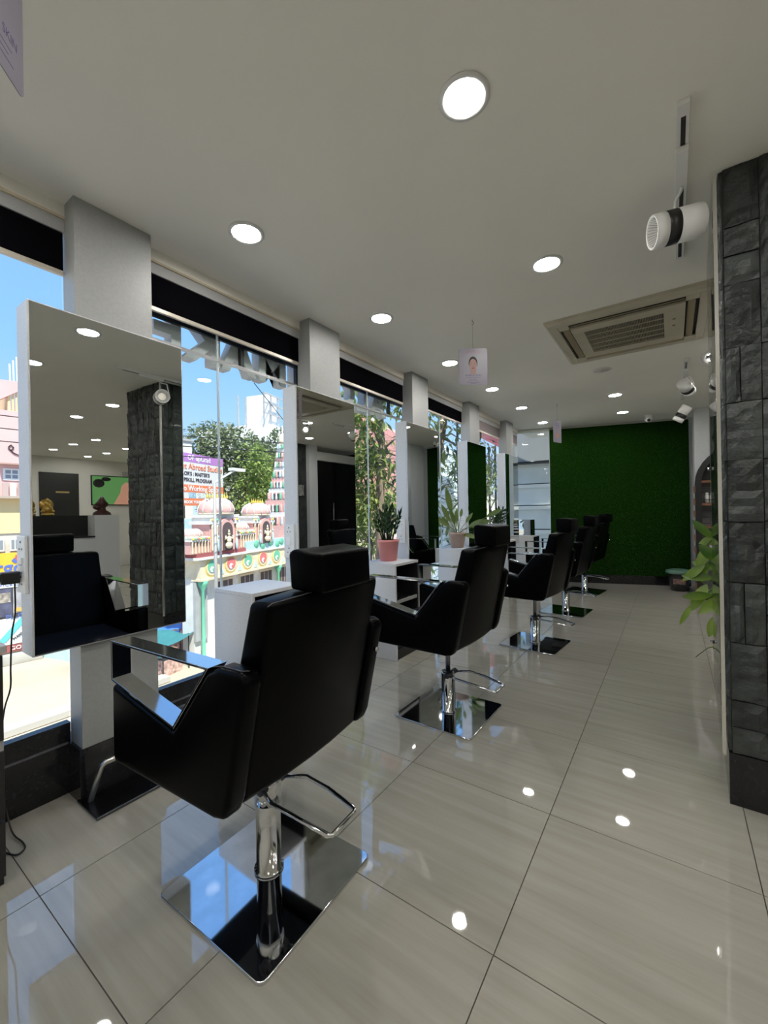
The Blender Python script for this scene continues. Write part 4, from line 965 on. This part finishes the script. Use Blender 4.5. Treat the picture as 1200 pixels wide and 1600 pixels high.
wb0 = thing('white_block', 'small plain white roof block standing behind the billboard', 'building', (-27.5, 14.2, 0)); MB().box(-1, 1, -.6, 1.5, GZ, 6.1).build('wall', TM['white'], wb0); MB().box(-1.1, 1.1, -.7, 1.6, 6.1, 6.25).build('coping', TM['grey'], wb0)

# ---- street lamps
def lamp(loc, h, arm, lab):
    t = thing('street_lamp', lab, 'street lamp', loc)
    MB().lathe([(.055, 0), (.045, h*.5), (.035, h)], n=10).build('pole', mat('pole_grey', (.42, .40, .38), .5, metal=.3), t)
    a = Vector(arm); MB().tube([(0, 0, h), tuple(a*.3+Vector((0, 0, h+.12))), tuple(a+Vector((0, 0, h+.35)))], .025, 8).build('arm', WPLAST, t)
    MB().obox(a*1.15+Vector((0, 0, h+.38)), a.normalized()*.22, Vector((-a.y, a.x, 0)).normalized()*.07, (0, 0, .035)).build('lamp_head', WPLAST, t)
lamp((-8.9, 5.82, GZ), 5.75, (-.1, .62, 0), 'grey street lamp pole with an arm seen through the second window')
# ---- big tree behind temple
def crown(name, center, rad, n, size, m, par, flat=.8, rnd=None):
    g = MB(); rnd = rnd or random
    blobs = [(Vector((rnd.uniform(-1, 1)*rad[0]*.62, rnd.uniform(-1, 1)*rad[1]*.62, rnd.uniform(-.75, .8)*rad[2]*.75)), rnd.uniform(.28, .48)) for _ in range(26)]
    for i in range(n):
        c, r = rnd.choice(blobs); v = Vector((rnd.gauss(0, 1), rnd.gauss(0, 1), rnd.gauss(0, 1))).normalized()
        p = Vector(center)+c+Vector((v.x*rad[0]*r, v.y*rad[1]*r, v.z*rad[2]*r))*rnd.uniform(.75, 1.05)
        d = (v+Vector((rnd.uniform(-1, 1), rnd.uniform(-1, 1), rnd.uniform(-1.2, .4)))).normalized(); s = size*rnd.uniform(.6, 1.4)
        sd = d.cross(Vector((rnd.uniform(-1, 1), rnd.uniform(-1, 1), 1))).normalized()
        g.add([p-d*s*.5, p+sd*s*.26, p+d*s*.5, p-sd*s*.26], [(0, 1, 2, 3)])
    o = g.build(name, m, par); o['kind'] = 'stuff'; return o
bt_ = thing('big_tree', 'large spreading rain tree with a grey green crown behind the temple', 'tree', (-27.0, 20.3, GZ))
MB().tube([(0, 0, 0), (.2, 0, 3.5), (.1, .4, 6.5)], .5, 10, radii=[.6, .45, .3]).build('trunk', BARK, bt_)
for q in range(9):
    a = q*.7; MB().tube([(.15, .1, 3.6+q*.25), (1.4*math.cos(a), 1.4*math.sin(a), 5.6), (3.0*math.cos(a), 3.0*math.sin(a), 7.6+.6*math.sin(q*2))], .12, 7, radii=[.2, .13, .05]).build('branch', BARK, bt_)
OLIVE = leaf_mat('olive_leaf', (.16, .20, .10), (.30, .33, .20), .6, .25)
crown('foliage', (0, 0, 8.3), (4.2, 4.4, 4.0), 15000, .30, OLIVE, bt_, rnd=random.Random(3))
b2 = thing('bright_tree', 'brighter yellow green tree in front of the big crown beside the tower', 'tree', (-22.6, 18.9, GZ))
MB().tube([(0, 0, 0), (0, 0, 3), (.2, .2, 5.5)], .25, 8, radii=[.3, .22, .12]).build('trunk', BARK, b2)
crown('foliage', (0, 0, 7.0), (2.0, 2.4, 3.0), 4500, .28, leaf_mat('fresh_leaf', (.20, .30, .07), (.42, .50, .16), .5, .35), b2, rnd=random.Random(5))

# ---- white tower building
wt = thing('white_building', 'tall white building with a roof frame far behind the trees', 'building', (-46, 38.5, GZ), ea)
WB = mat('bright_white_wall', (.85, .84, .82), .8, noise=(.6, .04))
MB().box(-4.6, 12, -3, 8, 0, 16.5).build('wall', WB, wt); MB().box(-3.2, -1.4, -2.4, 1.0, 16.5, 20.6).build('roof_room', WB, wt)
for x in (-4.7, -3.2, -1.6, .0, 1.0):
    for y in (-2.8, 1.2): MB().box(x-.08, x+.08, y-.08, y+.08, 16.5, 20.4).build('frame_post', TM['grey'], wt)
for z in (17.8, 19.1, 20.3): MB().box(-4.8, 1.1, -2.9, -2.75, z, z+.14).build('frame_bar', TM['grey'], wt)
for k in range(4):
    for j in range(3):
        wnn = MB().box(-1+k*3.0, .4+k*3.0, -3.05, -2.98, 4.2+j*4.2, 5.8+j*4.2).build('window', mat('far_window', (.25, .28, .32), .3), wt)
MB().box(-.5, 1.8, -3.9, -3.0, 13.6, 13.75).build('balcony', WB, wt); MB().box(-.4, 1.6, -3.04, -2.97, 13.9, 15.6).build('balcony_opening', mat('far_window', (.25, .28, .32), .3), wt)

# ---- stalls with cloth on the street
def stall(loc, rz, cols, lab):
    t = thing('street_stall', lab, 'stall', loc, rz)
    for x in (-.8, .8):
        for y in (-.5, .5): MB().tube([(x, y, 0), (x, y, 1.0+.15*(y > 0))], .018, 6).build('pole', DKMETAL, t)
    vs = []; fs = []
    for j in range(7):
        for i in range(9):
            u, v = i/8, j/6; vs.append((-.95+1.9*u, -.65+1.3*v, 1.02+.16*v-.10*math.sin(PI*u)+.05*math.sin(u*9+v*4)))
    for j in range(6):
        for i in range(8): a = j*9+i; fs.append((a, a+1, a+10, a+9))
    MB().add(vs, fs, True).build('canopy', mat(cols[0], cols[1], .7, noise=(3, .12)), t)
    vs = [(-.95+1.9*i/12, -.67+.03*math.sin(i*2.1), 1.02-.10*math.sin(PI*i/12)-k*.28) for k in (0, 1) for i in range(13)]
    MB().add(vs, [(i, i+1, 14+i, 13+i) for i in range(12)], True).build('hanging_cloth', mat(cols[0]+'_edge', tuple(c*.8 for c in cols[1]), .7), t)
    MB().box(-.7, .7, -.35, .35, 0, .5).build('table', mat('stall_goods', (.55, .35, .30), .8, noise=(9, .6)), t)
stall((-15.3, 8.1, GZ), .4, ('blue_tarp', (.06, .20, .60)), 'street stall under a bright blue tarpaulin')
stall((-13.75, 6.85, GZ), .25, ('teal_tarp', (.04, .20, .22)), 'street stall under a teal tarpaulin left of the blue one')
stall((-17.2, 9.45, GZ), .3, ('pale_blue_tarp', (.38, .48, .85)), 'street stall under a pale blue tarpaulin, farthest from the road')
for (x, y, c, lab) in ((-13.9, 7.95, (.50, .10, .14), 'maroon cloth hung upright by the temple corner'), (-13.45, 8.0, (.75, .2, .25), 'red cloth hung upright beside the maroon one')):
    t = thing('hanging_cloth', lab, 'cloth', (x, y, GZ)); vs = [(.03*math.sin(i*1.7), -.2+.4*i/8, z) for z in (.2, 2.1) for i in range(9)]
    MB().add(vs, [(i, i+1, 10+i, 9+i) for i in range(8)], True).build('cloth', mat('cloth%.2f' % c[0], c, .8), t)
    MB().tube([(0, -.22, 2.12), (0, .22, 2.12)], .015, 6).tube([(0, 0, 0), (0, 0, 2.1)], .018, 6).build('stand', DKMETAL, t)

# ---- pink and yellow building at left window
pk = thing('pink_building', 'pink plastered house with a barred window above a yellow shop wall', 'building', (-19.9, 4.4, 0), math.atan2(1, .1))
PK = mat('pink_plaster', (.74, .46, .44), .85, noise=(.8, .08)); YE = mat('yellow_plaster', (.84, .64, .34), .85, noise=(.8, .05))
MB().box(-6, .95, 0, 3, 1.95, 5.1).build('upper_wall', PK, pk); MB().box(-6, .95, -.05, 3, .62, 1.90).build('yellow_wall', YE, pk); MB().box(-6, .95, -.35, 3, 1.88, 1.97).build('ledge', mat('stained_ledge', (.45, .36, .30), .9), pk)
MB().box(-6, .95, 0, 3, GZ, .62).build('shop_wall', mat('shop_cream', (.62, .56, .50), .8, noise=(2, .2)), pk)
MB().box(.35, .95, .3, 3, 5.1, 6.1).build('roof_room', YE, pk); MB().prism([(-6, 5.1), (-.4, 5.1), (.9, 6.1), (.9, 6.3), (-6, 5.7)], 'y', .2, .5).build('stair_parapet', PK, pk)
for q in range(3): MB().tube([(.45+.1*q, .3, 5.2), (.42+.1*q, .3, 6.9+.15*q)], .025, 6).build('roof_pole', WPLAST, pk)
wn = MB().box(.15, .62, -.04, .02, 2.55, 2.98).build('window_frame', WB, pk)
for a in (0, 1):
    for b in (0, 1): MB().box(.21+a*.19, .36+a*.19, -.05, -.035, 2.62+b*.17, 2.75+b*.17).build('pane', mat('far_window', (.25, .28, .32), .3), wn)
sh_ = MB().box(.02, .8, -.35, 0, 3.10, 3.15).build('window_shade', mat('rusty_sheet', (.45, .28, .24), .8), pk)
for q, (a, b) in enumerate(((.12, .28), (.32, .50), (.56, .70))): MB().box(a, b, -.12, -.05, 1.98, 2.45).build('hung_laundry', mat('laundry%d' % q, [(.5, .38, .36), (.8, .74, .66), (.45, .35, .36)][q], .9), pk)
for q in range(2):
    w5 = MB().box(-.25+q*.55, .15+q*.55, -.08, -.045, -.02, .45).build('window_frame', WB, pk)
    for a in (0, 1, 2): MB().box(-.22+q*.55+a*.12, -.13+q*.55+a*.12, -.09, -.075, .04, .38).build('pane', mat('far_window', (.25, .28, .32), .3), w5)
cb = MB().tube([(.3, -.03, 3.75), (.38, -.03, 3.85), (.45, -.03, 3.75), (.38, -.03, 3.65), (.3, -.03, 3.72), (.45, -.03, 3.55), (.6, -.03, 3.48), (.85, -.03, 3.6)], .02, 5).build('looped_cable', BLACKP, pk)
sg = thing('shop_sign', 'yellow shop sign with blue lettering and a red flame mark', 'sign', (-19.9, 4.4, 0), math.atan2(1, .1))
MB().box(-4, .95, -.30, -.20, -1.05, -.08).build('board', mat('sign_yellow', (.85, .50, .05), .5), sg)
BLU = mat('sign_blue', (.10, .16, .50), .5)
text('lettering', 'Martgo', .72, BLU, sg, frame((-.22, -.31, -.62), (1, 0, 0), (0, 0, 1)), .01, 'CENTER', .012, sx=.85)
MB().prism([(.38, -.35), (.42, -.15), (.50, -.22), (.52, -.12), (.60, -.25), (.55, -.40), (.46, -.42)], 'y', -.32, -.301).build('flame_mark', mat('sign_red', (.75, .08, .06), .5), sg)
MB().prism([(.30, -.36), (.38, -.26), (.46, -.42), (.40, -.46)], 'y', -.325, -.302).build('flame_mark', BLU, sg)
s2 = thing('shop_banner', 'dark shop banner with small pictures below the yellow sign', 'banner', (-19.9, 4.4, 0), math.atan2(1, .1))
MB().box(-4, .95, -.28, -.2, -1.32, -1.10).build('white_strip', WB, s2); text('lettering', 'SERVICE LINE', .18, BLU, s2, frame((.2, -.29, -1.20), (1, 0, 0), (0, 0, 1)), .01)
MB().box(-4, .30, -.26, -.2, -2.35, -1.34).build('dark_poster', mat('poster_dark', (.08, .08, .13), .6, noise=(3, .5)), s2); MB().box(.33, .95, -.26, -.2, -2.25, -1.34).build('grey_poster', mat('poster_grey', (.38, .36, .38), .6, noise=(3, .4)), s2)
MB().box(-.3, .26, -.27, -.261, -1.85, -1.50).build('poster_picture', mat('poster_pic', (.35, .30, .26), .6, noise=(8, .5)), s2); MB().box(.36, .8, -.27, -.261, -2.22, -2.08).build('orange_label', mat('poster_orange', (.8, .42, .10), .6), s2)
s3 = thing('plus_banner', 'white banner with a slanting turquoise stripe near the street', 'banner', (-19.9, 4.4, 0), math.atan2(1, .1))
MB().box(-3, .95, -.34, -.29, -3.35, -2.42).build('sheet', WB, s3); MB().prism([(-.15, -3.25), (.10, -3.25), (.75, -2.45), (.50, -2.45)], 'y', -.36, -.341).build('stripe', mat('turquoise', (.15, .55, .60), .5), s3)
text('lettering', 'PLUS', .22, BLU, s3, frame((.35, -.36, -2.36), (1, 0, .05), (0, 0, 1)), .01)
text('lettering', 'MAXWIDE', .13, INK2, s3, frame((.55, -.36, -3.0), (.8, 0, .6), (-.6, 0, .8)), .01)
MB().box(-3, .95, -.34, -.30, -3.62, -3.38).build('maroon_strip', TM['maroon'], s3); text('lettering', 'GOLD', .2, WB, s3, frame((.5, -.35, -3.5), (1, 0, 0), (0, 0, 1)), .01)
st = thing('street_step', 'pale concrete step in front of the shops', 'step', (-19.2, 4.4, GZ), math.atan2(1, .1)); MB().box(-5, .9, -.6, -.36, 0, .35).build('block', mat('pale_concrete', (.45, .43, .40), .9, noise=(1.5, .15)), st, bevel=.02)

# ---- pink brick building behind third window
BR = mat('pink_brick', (.66, .30, .26), .85, noise=(3, .12), rand=.10)
pb = thing('brick_building', 'pinkish red brick house wall behind the street tree', 'building', (-14.6, 20.4, GZ), ea)
MB().box(-4, 10, .03, .8, 0, 10.6).build('wall', mat('mortar', (.72, .55, .50), .9), pb)
bm2 = MB().box(-.60, .60, 0, .035, -.20, .20).mesh('brick', BR)
for r in range(14):
    for c in range(10):
        x = -2.9+c*1.24+(r % 2)*.6
        if x < 9.3: link('brick', bm2, pb, loc=(x, 0, 4.6+r*.43))

# ---- street trees with large leaves outside
def street_tree(base, path, radii, clusters, lab, nparts, nstuff, seed, m1=MANGO, m2=MANGO2, L=.16):
    rd_ = random.Random(seed); t = thing('street_tree', lab, 'tree', base); b = Vector(base)
    MB().tube([Vector(p)-b for p in path], .1, 10, radii=radii).build('trunk', BARK, t)
    lm = [MB().leaf((0, 0, 0), (1, 0, 0), (0, 0, 1), L*s_, L*s_*.30, .18, 3).mesh('leaf', mm) for s_ in (.8, 1.0, 1.25) for mm in (m1, m2)]
    for (c, r) in clusters:
        c = Vector(c)-b; q = min((Vector(p)-b for p in path), key=lambda z: (z-c).length)
        MB().tube([q, q.lerp(c, .5)+Vector((0, 0, .08)), c], .012, 6, radii=[.02, .012, .006]).build('branch', BARK, t)
    def rp_():
        c, r = rd_.choice(clusters); v = Vector((rd_.gauss(0, 1), rd_.gauss(0, 1), rd_.gauss(0, .8))); v = v.normalized()*r*rd_.random()**.5
        return Vector(c)-b+v, v
    for k in range(nparts):
        p, v = rp_(); o = link('leaf', rd_.choice(lm), t, loc=p)
        o.rotation_euler = (rd_.uniform(-.6, .6), rd_.uniform(-.2, 1.2), rd_.uniform(0, 6.28))
    g = MB()
    for k in range(nstuff):
        p, v = rp_(); d = Vector((rd_.uniform(-1, 1), rd_.uniform(-1, 1), rd_.uniform(-1.0, .3)))
        g.leaf(p, d, (rd_.uniform(-.4, .4), rd_.uniform(-.4, .4), 1), L*rd_.uniform(.7, 1.3), L*.30, .18, 2)
    o = g.build('foliage', m1, t); o['kind'] = 'stuff'
cl1 = [((-3.7+random.Random(k).uniform(-.7, .5), 5.2+random.Random(k+50).uniform(-.75, .6), z), .42) for k, z in enumerate([2.95, 2.75, 2.5, 2.35, 2.1, 1.95, 1.8, 1.6, 1.4, 1.3, 2.6, 1.9, 1.2, 1.0])]
street_tree((-3.75, 5.3, GZ), [(-3.75, 5.3, GZ), (-3.72, 5.32, -1), (-3.76, 5.30, 1.2), (-3.68, 5.28, 2.1), (-3.74, 5.33, 3.6)], [.12, .10, .075, .055, .03], cl1, 'street tree with drooping leaves before the pink brick house', 240, 2300, 11, MANGO, MANGO2, .17)
cl1b = [((-4.6+random.Random(k+9).uniform(-.9, .9), 6.2+random.Random(k+70).uniform(-1.0, 1.0), z), .55) for k, z in enumerate([1.35, 1.5, 1.1, .9, .6, .4, .2, -.1, 1.3, .8, 1.6, -.6])]
street_tree((-4.7, 6.2, GZ), [(-4.7, 6.2, GZ), (-4.7, 6.2, -1), (-4.6, 6.2, .6)], [.08, .06, .03], cl1b, 'low bushy bright green tree under the third window view', 140, 2600, 12, MANGO2, MANGO2, .15)
cl2 = [((-2.9+random.Random(k+20).uniform(-.35, .35), 5.9+random.Random(k+90).uniform(-.5, .5), z), .38) for k, z in enumerate([2.6, 2.4, 2.2, 1.9, 1.6, 1.3, 2.8, 1.0, .8, 2.0])]
street_tree((-3.2, 5.5, GZ), [(-3.2, 5.5, GZ), (-3.1, 5.5, 0), (-3.05, 5.6, 1.3), (-2.95, 5.85, 2.3), (-2.85, 6.0, 3.2)], [.10, .09, .075, .065, .05], cl2, 'leaning pale trunked tree close to the fourth window', 170, 260, 13)
cl3 = [((-5.1+random.Random(k+30).uniform(-.7, .7), 13.2+random.Random(k+95).uniform(-1.2, 1.2), z), .8) for k, z in enumerate([3.0, 2.8, 2.6, 2.3, 2.1, 1.9, 2.5, 2.0])]
street_tree((-5.6, 13.2, GZ), [(-5.6, 13.2, GZ), (-5.5, 13.2, 0), (-4.9, 13.3, 2.4)], [.14, .10, .05], cl3, 'bushy green tree under the pink awning, fifth window', 30, 900, 14, MANGO, MANGO, .2)

# ---- louvred pale building, awning, pole, metal sheet wall
lb = thing('louvred_building', 'pale blue house side with horizontal louvre boards behind the leaning tree', 'building', (-7.0, 14.2, GZ), ea)
MB().box(-2.0, 3.0, .05, .35, 0, 7.5).build('wall', mat('pale_cyan', (.70, .76, .76), .8), lb)
for k in range(21): MB().box(-2.0, 3.0, -.03, .06, 2.6+k*.23, 2.76+k*.23).build('louvre_board', mat('board_cyan', (.74, .82, .82), .7, rand=.08), lb)
yw = thing('cream_wall', 'cream stucco garden wall low behind the fifth window', 'wall', (-6.5, 17.5, GZ), ea); MB().box(-3, 6, 0, .4, 0, 5.7).build('block', mat('cream_stucco', (.80, .70, .52), .9, noise=(2, .12), bump=(20, .4, .02)), yw); MB().box(-3.05, 6.05, -.05, .45, 5.7, 5.8).build('coping', TM['grey'], yw)
aw = thing('pink_awning', 'pink corrugated awning roof under the farthest blind', 'awning', (-5.0, 13.6, 3.6), ea)
for k in range(14): MB().obox((-1.5+k*.24, .0, 0), (.125, 0, 0), (0, .9, .55), (0, -.01, .02)).build('sheet', mat('pink_sheet', (.75, .16, .24), .6), aw, bevel=.01, seg=1)
for x in (-1.4, 1.5): MB().box(x-.03, x+.03, -.9, -.84, -7.45, -.5).box(x-.03, x+.03, .84, .9, -7.45, .45).build('post', DKMETAL, aw)
up_ = thing('utility_pole', 'lattice utility pole with wires below the pink awning', 'pole', (-5.55, 15.2, GZ))
for dx in (-.12, .12):
    MB().box(dx-.03, dx+.03, -.03, .03, 0, 7.4).build('upright', DKMETAL, up_)
for k in range(12): MB().tube([(-.12, 0, 1+k*.5), (.12, 0, 1.5+k*.5)], .02, 5).build('brace', DKMETAL, up_)
for k in range(3): tag(MB().tube([(-5.55, 15.2, 2.6+k*.25), (-8, 4, 2.3+k*.2), (-11, -8, 2.6+k*.2)], .008, 4).build('overhead_wire', BLACKP), ['lowest', 'middle', 'highest'][k]+' of the thin overhead wires strung from the lattice pole', 'wire', 'overhead street wires')
mw = thing('metal_sheet_wall', 'grey metal sheet wall with pale ledges outside the corner glass', 'wall', (-1.2, 8.5, GZ), .12)
MS = mat('galvanised_sheet', (.78, .84, .88), .5, metal=.0, noise=(2, .08)); DS = mat('dull_grey_sheet', (.36, .38, .41), .5)
MB().box(-1.5, 4.0, .06, .3, 0, 6.9).build('core', DKMETAL, mw)
for k, (z0, z1) in enumerate(((3.2, 4.58), (4.62, 5.05), (5.09, 5.47), (5.51, 5.86))):
    for c in range(4): MB().box(-1.5+c*1.375, -.13+c*1.375, .0, .059, z0, z1-.02).build('sheet', MS, mw)
    MB().box(-1.5, 4.0, -.05, .0, z1-.05, z1+.02).build('ledge', mat('pale_ledge', (.90, .92, .93), .5), mw)
for c in range(3): MB().box(-1.5+c*1.83, .31+c*1.83, -.20, -.02, 5.92, 6.65).build('upper_sheet', DS, mw)
MB().box(-1.5, 4.0, -.24, .0, 5.88, 5.92).build('lower_edge', DKMETAL, mw)
